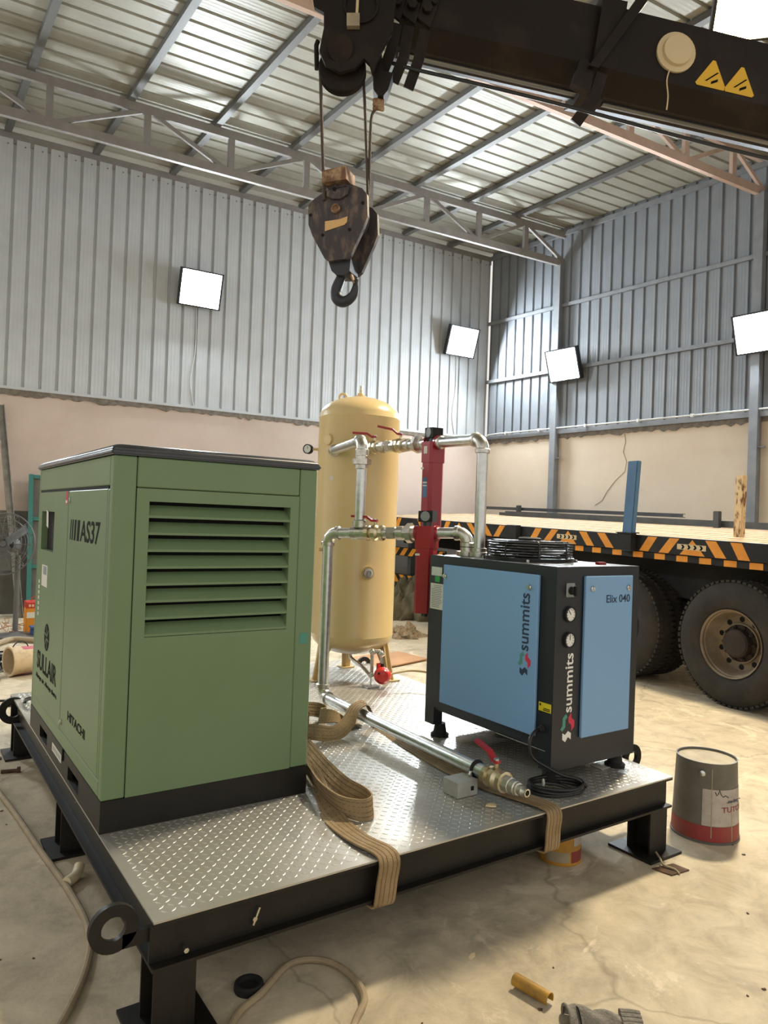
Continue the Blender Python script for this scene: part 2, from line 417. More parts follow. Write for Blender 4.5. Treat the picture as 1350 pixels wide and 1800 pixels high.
c.build('conduit_clips', 'conduit', wall_right, smooth=0, kind='stuff')
MB().tube([RW(-1.72, 4.2, 0.02), RW(-1.72, 3.7, 0.012), RW(-1.66, 3.5, 0.012), RW(-1.66, 3.27, 0.06)], 0.008, 6, smooth=4).build('lamp_lead', 'conduit', wall_right)
# crack in the plaster: a thin groove modelled as a dark hairline strip
ck = [(-3.10, 3.13), (-3.13, 2.95), (-3.09, 2.78), (-3.16, 2.62), (-3.13, 2.45), (-2.95, 2.30), (-2.80, 2.12), (-2.72, 1.98), (-2.58, 1.90)]
MB().tube([RW(a, z, 0.0005) for a, z in ck], 0.0045, 4).build('plaster_crack', 'mortar', wall_right)

# roof: sheets with ribs along the back wall direction, purlins under them
ROOF_Z = 6.86
ceiling = bpy.data.objects.new('ceiling', None); COL.objects.link(ceiling); struct(ceiling, 'underside of the pale corrugated steel roof on grey purlins', 'ceiling')
rs_ = sheet_mesh('roof_sheet', 'roof_sheet', 0.235, 4, -V((-BN.x, -BN.y, 0)), -BD, UP, 14.2)
for k in range(14):
    o = put('roof_sheet', rs_, ceiling); o.location = BW(1.0, ROOF_Z, -0.2 + k * 4 * 0.235)
# purlins run almost square to the back wall, one over each truss post
PUR = [0.10, -0.89, -1.89, -2.92, -3.95, -5.0, -6.12, -7.24, -8.40, -9.5, -10.6, -11.7]
for u in PUR[1:]:
    a = BW(u - 0.12, 0, -0.05); dr = (V((-0.02, 1.0, 0)) + RD * 0.0).normalized()
    e = a - dr * 13.0
    x = V((1, 0, 0)) * 0.042
    p = MB(); p.add([a - x + UP * 6.78, a + x + UP * 6.78, a + x + UP * 6.85, a - x + UP * 6.85, e - x + UP * 6.78, e + x + UP * 6.78, e + x + UP * 6.85, e - x + UP * 6.85],
          [(0, 3, 2, 1), (4, 5, 6, 7), (0, 1, 5, 4), (2, 3, 7, 6), (0, 4, 7, 3), (1, 2, 6, 5)])
    p.build('purlin', 'purlin', ceiling, smooth=0)

def bar(mb, a, b, w, h, side):
    """square tube from a to b; side = width direction."""
    a, b = V(a), V(b); t = (b - a).normalized(); sd = V(side).normalized(); n = t.cross(sd).normalized()
    vs = [p + sd * (i * w / 2) + n * (j * h / 2) for p in (a, b) for i, j in ((-1, -1), (1, -1), (1, 1), (-1, 1))]
    return mb.add(vs, [(3, 2, 1, 0), (4, 5, 6, 7)] + [(k, (k + 1) % 4, 4 + (k + 1) % 4, 4 + k) for k in range(4)])
def truss(o, label, m, us, zt, zb, left):
    t = thing('roof_truss', label, 'roof truss', (o + BD * us[0])[:2] and tuple(o + BD * us[0] + UP * zb))
    bar(MB(), o + BD * left + UP * zt, o + BD * us[0] + UP * zt, 0.06, 0.115, BN).build('top_chord', m, t, smooth=0)
    bar(MB(), o + BD * left + UP * zb, o + BD * us[0] + UP * zb, 0.06, 0.115, BN).build('bottom_chord', m, t, smooth=0)
    for k, u in enumerate(us):
        bar(MB(), o + BD * u + UP * zb, o + BD * u + UP * zt, 0.055, 0.085, BN).build('web_post', m, t, smooth=0)
        if k + 1 < len(us):
            u2 = us[k + 1]
            a, b = (zb, zt) if k % 2 == 0 else (zt, zb)
            bar(MB(), o + BD * u + UP * a, o + BD * u2 + UP * b, 0.04, 0.055, BN).build('diagonal', m, t, smooth=0)
    return t
T1 = RW(-1.755, 0); T2 = RW(-5.20, 0)
truss(T1, 'grey lattice truss nearer the white back wall', 'truss', [0.06, -0.89, -1.89, -2.92, -3.95, -5.0, -6.12, -7.24, -8.40, -9.5, -10.6, -11.7], 6.735, 6.22, -12.3)
truss(T2, 'pinkish primed lattice truss passing behind the crane boom', 'truss_pink', [0.06, -0.674, -1.647, -2.674, -3.729, -4.8, -5.9, -7.0, -8.1, -9.2], 6.84, 6.36, -9.6)
def column(s_, label, ztop):
    t = thing('steel_column', label, 'column', tuple(RW(s_, 0, 0.08)))
    c = MB(); o = RW(s_, 0, 0.0)
    c.prism([(-0.06, 0.0), (0.06, 0.0), (0.06, 0.13), (-0.06, 0.13)], o, RD, RN, UP * ztop)
    c.build('shaft', 'column', t, smooth=0)
    c = MB(); c.prism([(-0.05, 0.0), (0.05, 0.0), (0.05, 0.015), (-0.05, 0.015)], RW(s_ - 0.10, 2.72, 0.05), RD, UP, RN * 0.05)
    c.build('cleat', 'column', t, smooth=0)
    b = MB(); b.prism([(-0.12, -0.0), (0.12, 0.0), (0.12, 0.2), (-0.12, 0.2)], o, RD, RN, UP * 0.02)
    b.build('base_plate', 'column', t, smooth=0)
column(-1.73, 'grey steel column on the right wall below the end of the grey truss', 6.19)
column(-5.22, 'grey steel column on the right wall near the rusty truck post', 6.33)

# ------------------------------------------------------------------ lamps
def flood(pos, aim, size, watts, colr, lens, label, bracket, name='flood_light', group=None):
    pos, aim = V(pos), V(aim).normalized()
    t = thing(name, label, 'flood light', tuple(pos), group)
    x = aim.cross(UP).normalized(); y = x.cross(aim)
    R = Matrix((x, y, aim)).transposed()
    w, h = size
    def loc(a, b, c): return pos + x * a + y * b + aim * c
    MB().box(loc(0, 0, -0.04), (w, h, 0.07), R).build('housing', 'lamp_body', t, smooth=0)
    fins = MB()
    for k in range(7): fins.box(loc(-w / 2 + w * (k + 0.5) / 7, 0, -0.09), (0.012, h * 0.8, 0.05), R)
    fins.build('cooling_fins', 'lamp_body', t, smooth=0)
    MB().box(loc(0, 0, 0.0), (w * 0.92, h * 0.92, 0.012), R).build('lens', lens, t, smooth=0)
    rim = MB()
    for sx in (-1, 1): rim.box(loc(sx * w * 0.48, 0, 0.005), (w * 0.04, h, 0.03), R)
    for sy in (-1, 1): rim.box(loc(0, sy * h * 0.48, 0.005), (w, h * 0.04, 0.03), R)
    rim.build('rim', 'lamp_body', t, smooth=0)
    for q in bracket: MB().tube([loc(*q[0]), V(q[1])], 0.012, 6).build('bracket_arm', 'lamp_body', t)
    ld = bpy.data.lights.new('lamp_light', 'AREA'); ld.shape = 'RECTANGLE'; ld.size = w * 0.85; ld.size_y = h * 0.85
    ld.energy = watts; ld.color = colr
    lo = bpy.data.objects.new('lamp_light', ld); COL.objects.link(lo); lo.parent = t
    Rl = Matrix((x, -y, -aim)).transposed().to_4x4(); Rl.translation = aim * 0.03
    lo.matrix_local = Rl
    return t
CC = (0.86, 0.94, 1.0)
def wall_lamp(wallf, along, nrm, u, z, watts, label):
    p = wallf(u, z, 0.24); aim = nrm * 1.0 - UP * 0.34
    flood(p, aim, (0.66, 0.56), watts, CC, 'lamp_cold', label, [((-0.2, 0, -0.05), wallf(u - 0.12, z, 0.0)), ((0.2, 0, -0.05), wallf(u + 0.12, z, 0.0))])
wall_lamp(BW, BD, BN, -5.79, 5.01, COLD_W, 'white flood light on the white back wall left of the hook')
wall_lamp(BW, BD, BN, -0.806, 4.95, COLD_W, 'white flood light on the white back wall near the corner')
wall_lamp(RW, RD, RN, -2.0, 4.333, COLD_W, 'white flood light on the grey right wall above the cream plaster')
wall_lamp(RW, RD, RN, -5.30, 4.305, COLD_W, 'white flood light on the grey right wall cut by the picture edge')
wall_lamp(BW, BD, BN, -10.8, 5.01, COLD_W, 'added unseen flood light on the back wall beyond the left picture edge')  # unseen lamp added to help light the cabinet's left side
flood((5.60, 0.86, 6.24), (-0.50, -0.45, -0.80), (0.70, 0.52), WARM_W, (1.0, 0.87, 0.66), 'lamp_warm', 'warm yellow flood light glaring above the crane boom',
      [((-0.2, 0, -0.06), (5.35, 0.9, 6.86)), ((0.2, 0, -0.06), (5.6, 0.75, 6.86))], name='warm_flood_light')

# ------------------------------------------------------------------ steel skid with tread plate deck
PZ = 0.355                                              # top of the deck
skid = thing('equipment_skid', 'low black steel skid frame on legs with a galvanised tread plate deck', 'skid', (1.2, 0.9, 0))
DECK = [(0.0, -0.653), (2.437, -0.653), (2.59, 2.42), (0.0, 2.30)]
MB().prism(DECK, (0, 0, PZ - 0.006), (1, 0, 0), (0, 1, 0), (0, 0, 0.006)).build('deck_plate', 'tread_plate', skid, smooth=0)
tm = MB(); a_ = 0.0285; L_ = 0.0125; W_ = 0.0038
def inside(x, y):
    n = len(DECK)
    for i in range(n):
        x0, y0 = DECK[i]; x1, y1 = DECK[(i + 1) % n]
        if (x1 - x0) * (y - y0) - (y1 - y0) * (x - x0) < 0.016 * math.hypot(x1 - x0, y1 - y0): return False
    return True
for i in range(0, 92):
    for j in range(0, 112):
        x = 0.014 + i * a_; y = -0.64 + j * a_
        if not inside(x, y) or (x < 0.80 and 0.03 < y < 1.50): continue
        an = math.radians(40 if (i + j) % 2 else -50)
        c, s_ = math.cos(an), math.sin(an)
        q = [(-L_, 0, 0), (0, -W_, 0), (L_, 0, 0), (0, W_, 0), (-L_ * .45, 0, .0020), (L_ * .45, 0, .0020)]
        tm.add([(x + c * p[0] - s_ * p[1], y + s_ * p[0] + c * p[1], PZ + p[2]) for p in q],
               [(0, 1, 4), (1, 5, 4), (1, 2, 5), (2, 3, 5), (3, 4, 5), (3, 0, 4)])
tm.build('tread_marks', 'tread_mark', skid, smooth=60, kind='stuff')
def ibeam(a, b, side, name='beam', h=0.138, w=0.075):
    """I section; a, b on the outer flange edge at deck underside; side points inward."""
    a, b, sd = V(a), V(b), V(side).normalized(); t = 0.010
    pr = [(0, 0), (w, 0), (w, -t), (w / 2 + t / 2, -t), (w / 2 + t / 2, -h + t), (w, -h + t), (w, -h), (0, -h), (0, -h + t), (w / 2 - t / 2, -h + t), (w / 2 - t / 2, -t), (0, -t)]
    return MB().prism(pr, a, sd, UP, b - a).build(name, 'skid_black', skid, smooth=0)
z = PZ - 0.006
ibeam((0.0, -0.653, z), (2.437, -0.653, z), (0, 1, 0))
ibeam((0.0, -0.578, z), (0.0, 2.225, z), (1, 0, 0))
ibeam((2.437, -0.578, z), (2.437, 2.225, z), (-1, 0, 0))
ibeam((0.0, 2.30, z), (2.437, 2.30, z), (0, -1, 0))
for y in (0.05, 0.75, 1.50): ibeam((0.075, y, z), (2.362, y, z), (0, 1, 0), 'cross_beam')
ibeam((0.85, -0.578, z), (0.85, 2.225, z), (1, 0, 0), 'cross_beam'); ibeam((1.65, -0.578, z), (1.65, 2.225, z), (1, 0, 0), 'cross_beam')
def leg(x0, y0, sx, sy):
    zt = PZ - 0.144; w = 0.125; t = 0.009; x1 = x0 + sx * w; y1 = y0 + sy * w
    m = MB(); xm = (x0 + x1) / 2
    m.mm((x0, y0, 0.012), (x1, y0 + sy * t, zt)); m.mm((x0, y1, 0.012), (x1, y1 - sy * t, zt)); m.mm((xm - t / 2, y0 + sy * t, 0.012), (xm + t / 2, y1 - sy * t, zt))
    o = m.build('leg', 'skid_black', skid, smooth=0)
    MB().mm((x0 - sx * 0.05, y0 - sy * 0.05, 0.0), (x1 + sx * 0.06, y1 + sy * 0.06, 0.012)).build('foot_plate', 'skid_black', o, smooth=0)
leg(0.01, -0.64, 1, 1); leg(2.42, -0.64, -1, 1); leg(0.01, 0.70, 1, 1); leg(0.01, 2.285, 1, -1); leg(2.42, 2.285, -1, -1); leg(2.42, 0.80, -1, 1)
def lug(x, y, sx, r=0.068, dz=-0.012):
    m = MB(); n = 28; o = V((x + sx * 0.07, y, PZ + dz)); ri = r * 0.5
    vs = []
    for yy in (-0.009, 0.009):
        for rad in (r, ri): vs += [o + V((math.cos(2 * PI * k / n) * rad, yy, math.sin(2 * PI * k / n) * rad)) for k in range(n)]
    fs = []
    for k in range(n):
        k2 = (k + 1) % n
        fs += [(k, k2, n + k2, n + k), (2 * n + k, 3 * n + k, 3 * n + k2, 2 * n + k2), (k, 2 * n + k, 2 * n + k2, k2), (n + k, n + k2, 3 * n + k2, 3 * n + k)]
    m.add(vs, fs)
    m.mm((x + sx * 0.045, y - 0.009, PZ - 0.075), (x - sx * 0.034, y + 0.009, PZ - 0.035))
    m.build('lifting_lug', 'skid_black', skid)
lug(-0.028, -0.60, -1); lug(0.07, 2.16, -1, 0.080, -0.068); lug(2.465, 2.20, 1); lug(2.465, -0.35, 1)
for p, ax in (((0.10, -0.633, 0.245), (0, -1, 0)), ((0.32, -0.620, 0.268), (0, -1, 0)), ((0.03, -0.55, 0.26), (-1, 0, 0)), ((0.028, 1.12, 0.32), (-1, 0, 0)), ((0.028, 0.45, 0.32), (-1, 0, 0))):
    p = V(p); ax = V(ax)
    MB().cyl(p, p + ax * 0.016, 0.008, n=6).build('bolt', 'chrome', skid)
bar(MB(), (0.315, -0.628, 0.25), (0.335, -0.628, 0.30), 0.014, 0.006, (0, 1, 0)).build('earth_tab', 'chrome', skid, smooth=0)

# ------------------------------------------------------------------ green compressor cabinet
comp = thing('air_compressor', 'tall green cabinet air compressor with a louvred front and black plinth', 'compressor', (0.416, 0.773, PZ))
CW, CD, Z0, Z1 = 0.832, 1.5456, PZ + 0.1164, PZ + 1.36
g = 0.0025
def panel(name, a, b, m='green', r=0.004, parent=comp): return MB().bev(a, b, r, 1).build(name, m, parent)
MB().mm((0.03, 0.06, Z0), (CW - 0.02, CD - 0.02, Z1 - 0.01)).build('inner_core', 'void_black', comp, smooth=0)
# plinth with fork pockets
pl = MB(); zb, zt = PZ, Z0 - 0.001
def plinth_side(x0, x1):
    ys = [0.0, 0.354, 0.563, 1.052, 1.251, CD]; lo, hi = PZ + 0.022, PZ + 0.078
    pl.mm((x0, 0.02, zb), (x1, CD - 0.02, lo)); pl.mm((x0, 0.02, hi), (x1, CD - 0.02, zt))
    for k in (0, 2, 4): pl.mm((x0, max(ys[k], 0.02), lo), (x1, min(ys[k + 1], CD - 0.02), hi))
plinth_side(0.0, 0.02); plinth_side(CW - 0.02, CW)
pl.mm((0.0, 0.0, zb), (CW, 0.02, zt)); pl.mm((0, CD - 0.02, zb), (CW, CD, zt))
pl.build('plinth', 'base_black', comp, smooth=0)
MB().mm((0.07, 0.10, PZ + 0.002), (CW - 0.07, CD - 0.10, PZ + 0.11)).build('plinth_core', 'void_black', comp, smooth=0)
# corner posts (front ones wrap both faces)
panel('corner_post', (0.0, 0.0, Z0), (0.083, 0.045, Z1)); panel('corner_post', (0.753, 0.0, Z0), (CW, 0.06, Z1))
panel('corner_post', (0.0, 1.515, Z0), (0.06, CD, Z1)); panel('corner_post', (0.76, 1.50, Z0), (CW, CD, Z1))
panel('top_strip', (0.083 + g, 0.0, 1.602), (0.753 - g, 0.03, Z1), parent=comp)
# louvre panel: frame around the opening
lx0, lx1, lz0, lz1 = 0.132, 0.711, 1.050, 1.552
lp = MB(); x0, x1, zA, zB = 0.083 + g, 0.753 - g, Z0, 1.602 - g
for a, b in (((x0, 0, zA), (x1, 0.028, lz0)), ((x0, 0, lz1), (x1, 0.028, zB)), ((x0, 0, lz0), (lx0, 0.028, lz1)), ((lx1, 0, lz0), (x1, 0.028, lz1))): lp.mm(a, b)
louv = lp.build('louvre_panel', 'green', comp, smooth=0)
n = 8; ph = (lz1 - lz0) / n
for k in range(n):
    zl = lz0 + k * ph
    sl = MB(); sl.prism([(0.0, 0.002), (0.0, 0.011), (0.042, 0.050), (0.044, 0.046), (0.006, 0.008), (0.006, 0.002)], (lx0, 0.001, zl), (0, 1, 0), UP, (lx1 - lx0, 0, 0))
    sl.build('louvre_slat', 'green', louv, smooth=0)
bx = MB()
bx.mm((lx0 - 0.012, 0.028, lz0 - 0.01), (lx0, 0.06, lz1 + 0.01)); bx.mm((lx1, 0.028, lz0 - 0.01), (lx1 + 0.012, 0.06, lz1 + 0.01))
bx.build('louvre_cheeks', 'green', louv, smooth=0)
# left side
panel('side_strip', (0.0, 0.045 + g, 1.606), (0.025, 1.515 - g, Z1))
panel('side_sill', (0.0, 0.045 + g, Z0), (0.025, 1.515 - g, 0.531))
panel('side_stile', (0.0, 0.045 + g, 0.531), (0.024, 0.070, 1.592))
MB().mm((0.003, 0.07, 1.5945), (0.024, 1.512, 1.6055)).build('door_gap_shade', 'void_black', comp, smooth=0)  # black strip stands in for the shade in the gap above the doors
dn = panel('door', (0.0, 0.073, 0.534), (0.022, 0.772, 1.594))
fd = MB()
wy0, wy1, wz0, wz1 = 1.095, 1.44, 1.300, 1.497
for a, b in (((0, 0.777, 0.534), (0.022, 1.512, wz0)), ((0, 0.777, wz1), (0.022, 1.512, 1.594)), ((0, 0.777, wz0), (0.022, wy0, wz1)), ((0, wy1, wz0), (0.022, 1.512, wz1))): fd.mm(a, b)
df = fd.build('door', 'green', comp, smooth=0)
rc = MB()
for a, b in (((0.022, wy0 - .01, wz0 - .012), (0.09, wy1 + .01, wz0)), ((0.022, wy0 - .01, wz1), (0.09, wy1 + .01, wz1 + .012)), ((0.022, wy0 - .01, wz0), (0.09, wy0, wz1)), ((0.022, wy1, wz0), (0.09, wy1 + .01, wz1))): rc.mm(a, b)
rc.build('control_recess', 'green', df, smooth=0)
MB().mm((0.085, wy0, wz0), (0.095, wy1, wz1)).build('control_panel', 'print_grey', df, smooth=0)
MB().mm((0.080, wy0 + 0.02, 1.41), (0.086, wy0 + 0.12, 1.48)).build('display', 'void_black', df, smooth=0)
MB().lathe([(0.012, 0), (0.012, 0.02), (0.024, 0.022), (0.024, 0.036), (0.018, 0.042), (0.0, 0.042)], (0.085, 1.19, 1.385), (-1, 0, 0), 18).build('stop_button', 'lever_red', df)
bar(MB(), (-0.004, 1.26, 1.50), (-0.012, 1.20, 1.42), 0.05, 0.0008, (0, 1, 0.2)).build('loose_film', 'label_paper', df, smooth=0)
for y, zz, par in ((0.740, 1.552, dn), (0.740, 0.573, dn)):
    MB().lathe([(0.013, 0), (0.013, 0.004), (0.008, 0.006), (0.008, 0.009), (0, 0.009)], (0.0, y, zz), (-1, 0, 0), 14).build('door_lock', 'chrome', par)
MB().mm((-0.001, 0.795, 1.535), (0.0, 0.835, 1.592)).build('warning_sticker', 'print_red', df, smooth=0)
MB().mm((-0.0012, 0.797, 1.540), (0.0, 0.833, 1.552)).build('sticker_text_band', 'label_paper', df, smooth=0)
pt = MB().mm((-0.0012, 1.22, 1.118), (0.0, 1.37, 1.225)).build('rating_plate', 'label_paper', df, smooth=0)
MB().mm((-0.0018, 1.24, 1.178), (0.0, 1.33, 1.22)).build('plate_print', 'print_grey', pt, smooth=0)
st = MB()
for k in range(7): st.mm((-0.0012, 1.425, 0.955 + k * 0.028), (0.0, 1.455, 0.972 + k * 0.028))
st.build('side_sticker_marks', 'label_paper', df, smooth=0, kind='stuff')
# dark stain, flat prints
YD = V((0, -1, 0))
bars = MB()
for k, (y0, wd_) in enumerate(((0.712, 0.012), (0.676, 0.020), (0.630, 0.030), (0.572, 0.042))):
    bars.prism([(0, 0), (wd_, 0), (wd_ + 0.012, 0.088), (0.012, 0.088)], (-0.0004, y0, 1.380), YD, UP, (-0.0008, 0, 0))
bars.build('model_bars', 'print_black', dn, smooth=0)
text('model_text', 'AS37', (-0.0004, 0.508, 1.380), YD, UP, 0.345, 0.088, 'print_black', dn, bold=0.012, shear=0.08)
text('maker_text', 'SULLAIR', (-0.0004, 1.405, 0.693), YD, UP, 0.515, 0.092, 'print_black', df, bold=0.02)
text('slogan_text', 'Always air. Always there.', (-0.0004, 1.425, 0.636), YD, UP, 0.565, 0.030, 'print_black', df, bold=0.015)
text('maker_text', 'HITACHI', (-0.0004, 0.608, 0.616), YD, UP, 0.328, 0.038, 'print_black', dn, bold=0.02)
em = MB().cyl((-0.0001, 1.165, 0.880), (-0.0008, 1.165, 0.880), 0.066, n=36).build('emblem_disc', 'print_black', df)
ew = MB()
for k in range(6):
    an = k * PI / 3 + 0.4
    bar(ew, (-0.0010, 1.165 - 0.010 * math.cos(an), 0.880 + 0.010 * math.sin(an)), (-0.0010, 1.165 - 0.056 * math.cos(an + 0.35), 0.880 + 0.056 * math.sin(an + 0.35)), 0.007, 0.0006, (0, math.sin(an), math.cos(an)))
ew.build('emblem_rays', 'green', em, smooth=0)
MB().mm((-0.001, 0.705, 0.400), (0.0, 0.915, 0.436)).build('plinth_label', 'label_paper', comp, smooth=0)
pk = MB()
for k in range(6): pk.mm((-0.0014, 0.725 + k * 0.030, 0.408), (-0.0008, 0.743 + k * 0.030, 0.428))
pk.build('plinth_label_print', 'print_grey', comp, smooth=0, kind='stuff')
MB().mm((-0.006, 0.655, 0.425), (0.0, 0.67, 0.475)).build('drain_slot', 'void_black', comp, smooth=0)
# right and rear faces
panel('side_panel', (CW - 0.022, 0.065, Z0), (CW, 0.76, Z1)); panel('side_panel', (CW - 0.022, 0.765, Z0), (CW, 1.495, Z1))
panel('rear_panel', (0.065, CD - 0.022, Z0), (0.755, CD, Z1))
panel('sticker', (0.775, -0.0012, 0.985), (0.812, 0.0002, 1.03), 'print_teal', 0.0002)
# lid with a chamfered rim
ld_ = MB(); o = 0.012; lz = Z1 + 0.001
rings = [(-o, lz), (-o, lz + 0.018), (0.004, lz + 0.036), (0.03, lz + 0.042)]
vs = []
for ins, zz in rings: vs += [(ins, ins, zz), (CW - ins, ins, zz), (CW - ins, CD - ins, zz), (ins, CD - ins, zz)]
fs = [(3, 2, 1, 0), (12, 13, 14, 15)]
for k in range(3):
    for q in range(4): fs.append((k * 4 + q, k * 4 + (q + 1) % 4, k * 4 + 4 + (q + 1) % 4, k * 4 + 4 + q))
me = MB().add(vs, fs).mesh('lid', 'lid_black', 0)
bm = bmesh.new(); bm.from_mesh(me); bmesh.ops.bevel(bm, geom=[e for e in bm.edges if abs(e.verts[0].co.z - e.verts[1].co.z) > 0.001 or True], offset=0.006, segments=2, affect='EDGES'); bm.to_mesh(me); bm.free()
for p in me.polygons: p.use_smooth = True
me.set_sharp_from_angle(angle=math.radians(50))
put('lid', me, comp)

# ------------------------------------------------------------------ refrigeration dryer
dry = thing('air_dryer', 'black refrigeration air dryer with light blue panels and a fan on top', 'dryer', (2.086, -0.02, PZ))
DX0, DX1, DY0, DY1, DZ0, DZ1 = 1.796, 2.376, -0.4755, 0.437, PZ + 0.07, 1.335
b = MB().mm((DX0, DY0, 0.520), (DX1, DY1, DZ1))
b.build('body', 'dark_navy', dry, smooth=0)
MB().mm((DX1 - 0.02, DY0 + 0.02, DZ0), (DX1, DY1 - 0.075, 0.520)).build('side_light_block', 'dark_navy', dry, smooth=0)  # added skirt, keeps the warm light from reaching under the dryer
MB().mm((DX0 + 0.22, DY1 - 0.02, DZ0), (DX1 - 0.06, DY1, 0.520)).build('rear_light_block', 'dark_navy', dry, smooth=0)  # added as well, to darken the deck beneath the dryer from behind
sk = MB(); sk.mm((DX0, DY0, DZ0), (DX1, DY0 + 0.02, 0.520)); sk.build('front_skirt', 'dark_navy', dry, smooth=0)
for x0, x1, y0, y1 in ((DX0, DX0 + .06, DY1 - .075, DY1), (DX1 - .06, DX1, DY1 - .075, DY1), (DX0, DX0 + .02, DY0 + .02, DY0 + .075), (DX1 - .02, DX1, DY0 + .02, DY0 + .075)):
    MB().mm((x0, y0, DZ0), (x1, y1, 0.520)).build('corner_post', 'dark_navy', dry, smooth=0)
MB().mm((DX0 + 0.01, DY0 + 0.02, 0.506), (DX0 + 0.03, DY1 - 0.075, 0.520)).build('side_rail', 'dark_navy', dry, smooth=0)
MB().mm((DX0 - 0.001, -0.44, 0.507), (DX0 + 0.010, -0.12, 0.511)).build('drip_edge', 'galv', dry, smooth=0)
for x, y in ((DX0 + 0.06, DY1 - 0.06), (DX1 - 0.06, DY1 - 0.06), (DX0 + 0.06, DY0 + 0.06), (DX1 - 0.06, DY0 + 0.06)):
    MB().lathe([(0.048, 0), (0.050, 0.012), (0.036, 0.022), (0.030, 0.06), (0.030, 0.07)], (x, y, PZ), (0, 0, 1), 18).build('rubber_foot', 'rubber', dry)
# blue panels
dp = MB().bev((DX0 - 0.016, -0.382, 0.562), (DX0 + 0.0, 0.301, 1.291), 0.003, 1).build('side_door', 'dryer_blue', dry)
fp = MB().bev((1.974, DY0 - 0.016, 0.555), (2.312, DY0, 1.292), 0.003, 1).build('front_panel', 'dryer_blue', dry)
def knob(o, ax, par, r=0.013):
    MB().lathe([(r, 0), (r, 0.005), (r * 0.7, 0.009), (r * 0.7, 0.012), (0, 0.012)], o, ax, 16).build('panel_lock', 'chrome', par)
for y in (0.285, -0.328): knob((DX0 - 0.016, y, 1.231), (-1, 0, 0), dp)
for x in (2.017, 2.277): knob((x, DY0 - 0.016, 1.234), (0, -1, 0), fp)
def logo(o, xd, yd, s, cols, par):
    """three interlocking S-shaped arrows around a centre."""
    P_ = {'left': [(-0.50, -0.10), (-0.36, -0.22), (-0.16, -0.05), (-0.16, 0.30), (-0.02, 0.42), (-0.14, 0.58), (-0.36, 0.40), (-0.36, 0.05)],
          'right': [(0.04, 0.40), (0.22, 0.60), (0.24, 0.36), (0.46, 0.20), (0.46, -0.08), (0.26, -0.26), (0.24, 0.02), (0.06, 0.16)],
          'low': [(-0.34, -0.30), (-0.16, -0.40), (0.04, -0.24), (0.24, -0.36), (0.24, -0.66), (0.04, -0.52), (-0.14, -0.74), (-0.34, -0.60)]}
    for k, c in zip(('left', 'right', 'low'), cols):
        MB().prism([(a * s, b_ * s) for a, b_ in P_[k]], o, xd, yd, V(xd).cross(V(yd)) * 0.0006).build('logo_mark', c, par, smooth=0)
# on the side door the lettering reads upwards
text('brand_text', 'summits', (DX0 - 0.0163, -0.333, 0.937), (0, 0, 1), (0, 1, 0), 0.265, 0.058, 'print_navy', dp, bold=0.012)
logo((DX0 - 0.0163, -0.311, 0.882), (0, -1, 0), (0, 0, 1), 0.084, ('print_teal', 'print_red', 'print_navy'), dp)
text('brand_text', 'summits', (1.921, DY0 - 0.0003, 0.678), (0, 0, 1), (-1, 0, 0), 0.267, 0.050, 'print_white', dry, bold=0.012)
logo((1.897, DY0 - 0.0003, 0.618), (1, 0, 0), (0, 0, 1), 0.096, ('print_teal', 'print_red', 'print_white'), dry)
text('model_text', 'Elix 040', (2.118, DY0 - 0.0163, 1.166), (1, 0, 0), (0, 0, 1), 0.172, 0.037, 'print_navy', fp, bold=0.008)
# rotary switch and two pressure gauges
sw = MB().bev((1.857, DY0 - 0.006, 1.198), (1.913, DY0 + 0.001, 1.262), 0.004, 1).build('rotary_switch', 'print_grey', dry)
kb = MB(); kb.cyl((1.885, DY0 - 0.006, 1.228), (1.885, DY0 - 0.028, 1.228), 0.018, n=16); kb.box((1.885, DY0 - 0.032, 1.228), (0.010, 0.014, 0.044)); kb.build('switch_knob', 'rubber', sw)
for zz, an in ((1.121, 2.2), (1.006, 1.6)):
    gp = MB().lathe([(0.036, 0), (0.036, 0.012), (0.030, 0.014), (0.030, 0.008), (0, 0.008)], (1.884, DY0, zz), (0, -1, 0), 24).build('pressure_gauge', 'rubber', dry)
    MB().cyl((1.884, DY0 - 0.008, zz), (1.884, DY0 - 0.0095, zz), 0.0295, n=24).build('dial', 'dial', gp)
    bar(MB(), (1.884, DY0 - 0.0105, zz), (1.884 + 0.022 * math.cos(an), DY0 - 0.0105, zz + 0.022 * math.sin(an)), 0.003, 0.001, (math.sin(an), 0, -math.cos(an))).build('needle', 'print_black', gp, smooth=0)
    tk = MB()
    for k in range(9):
        aa = math.radians(-40 + k * 32.5); bar(tk, (1.884 + 0.020 * math.cos(aa), DY0 - 0.0102, zz + 0.020 * math.sin(aa)), (1.884 + 0.026 * math.cos(aa), DY0 - 0.0102, zz + 0.026 * math.sin(aa)), 0.002, 0.0008, (math.sin(aa), 0, -math.cos(aa)))
    tk.build('dial_ticks', 'print_black', gp, smooth=0)
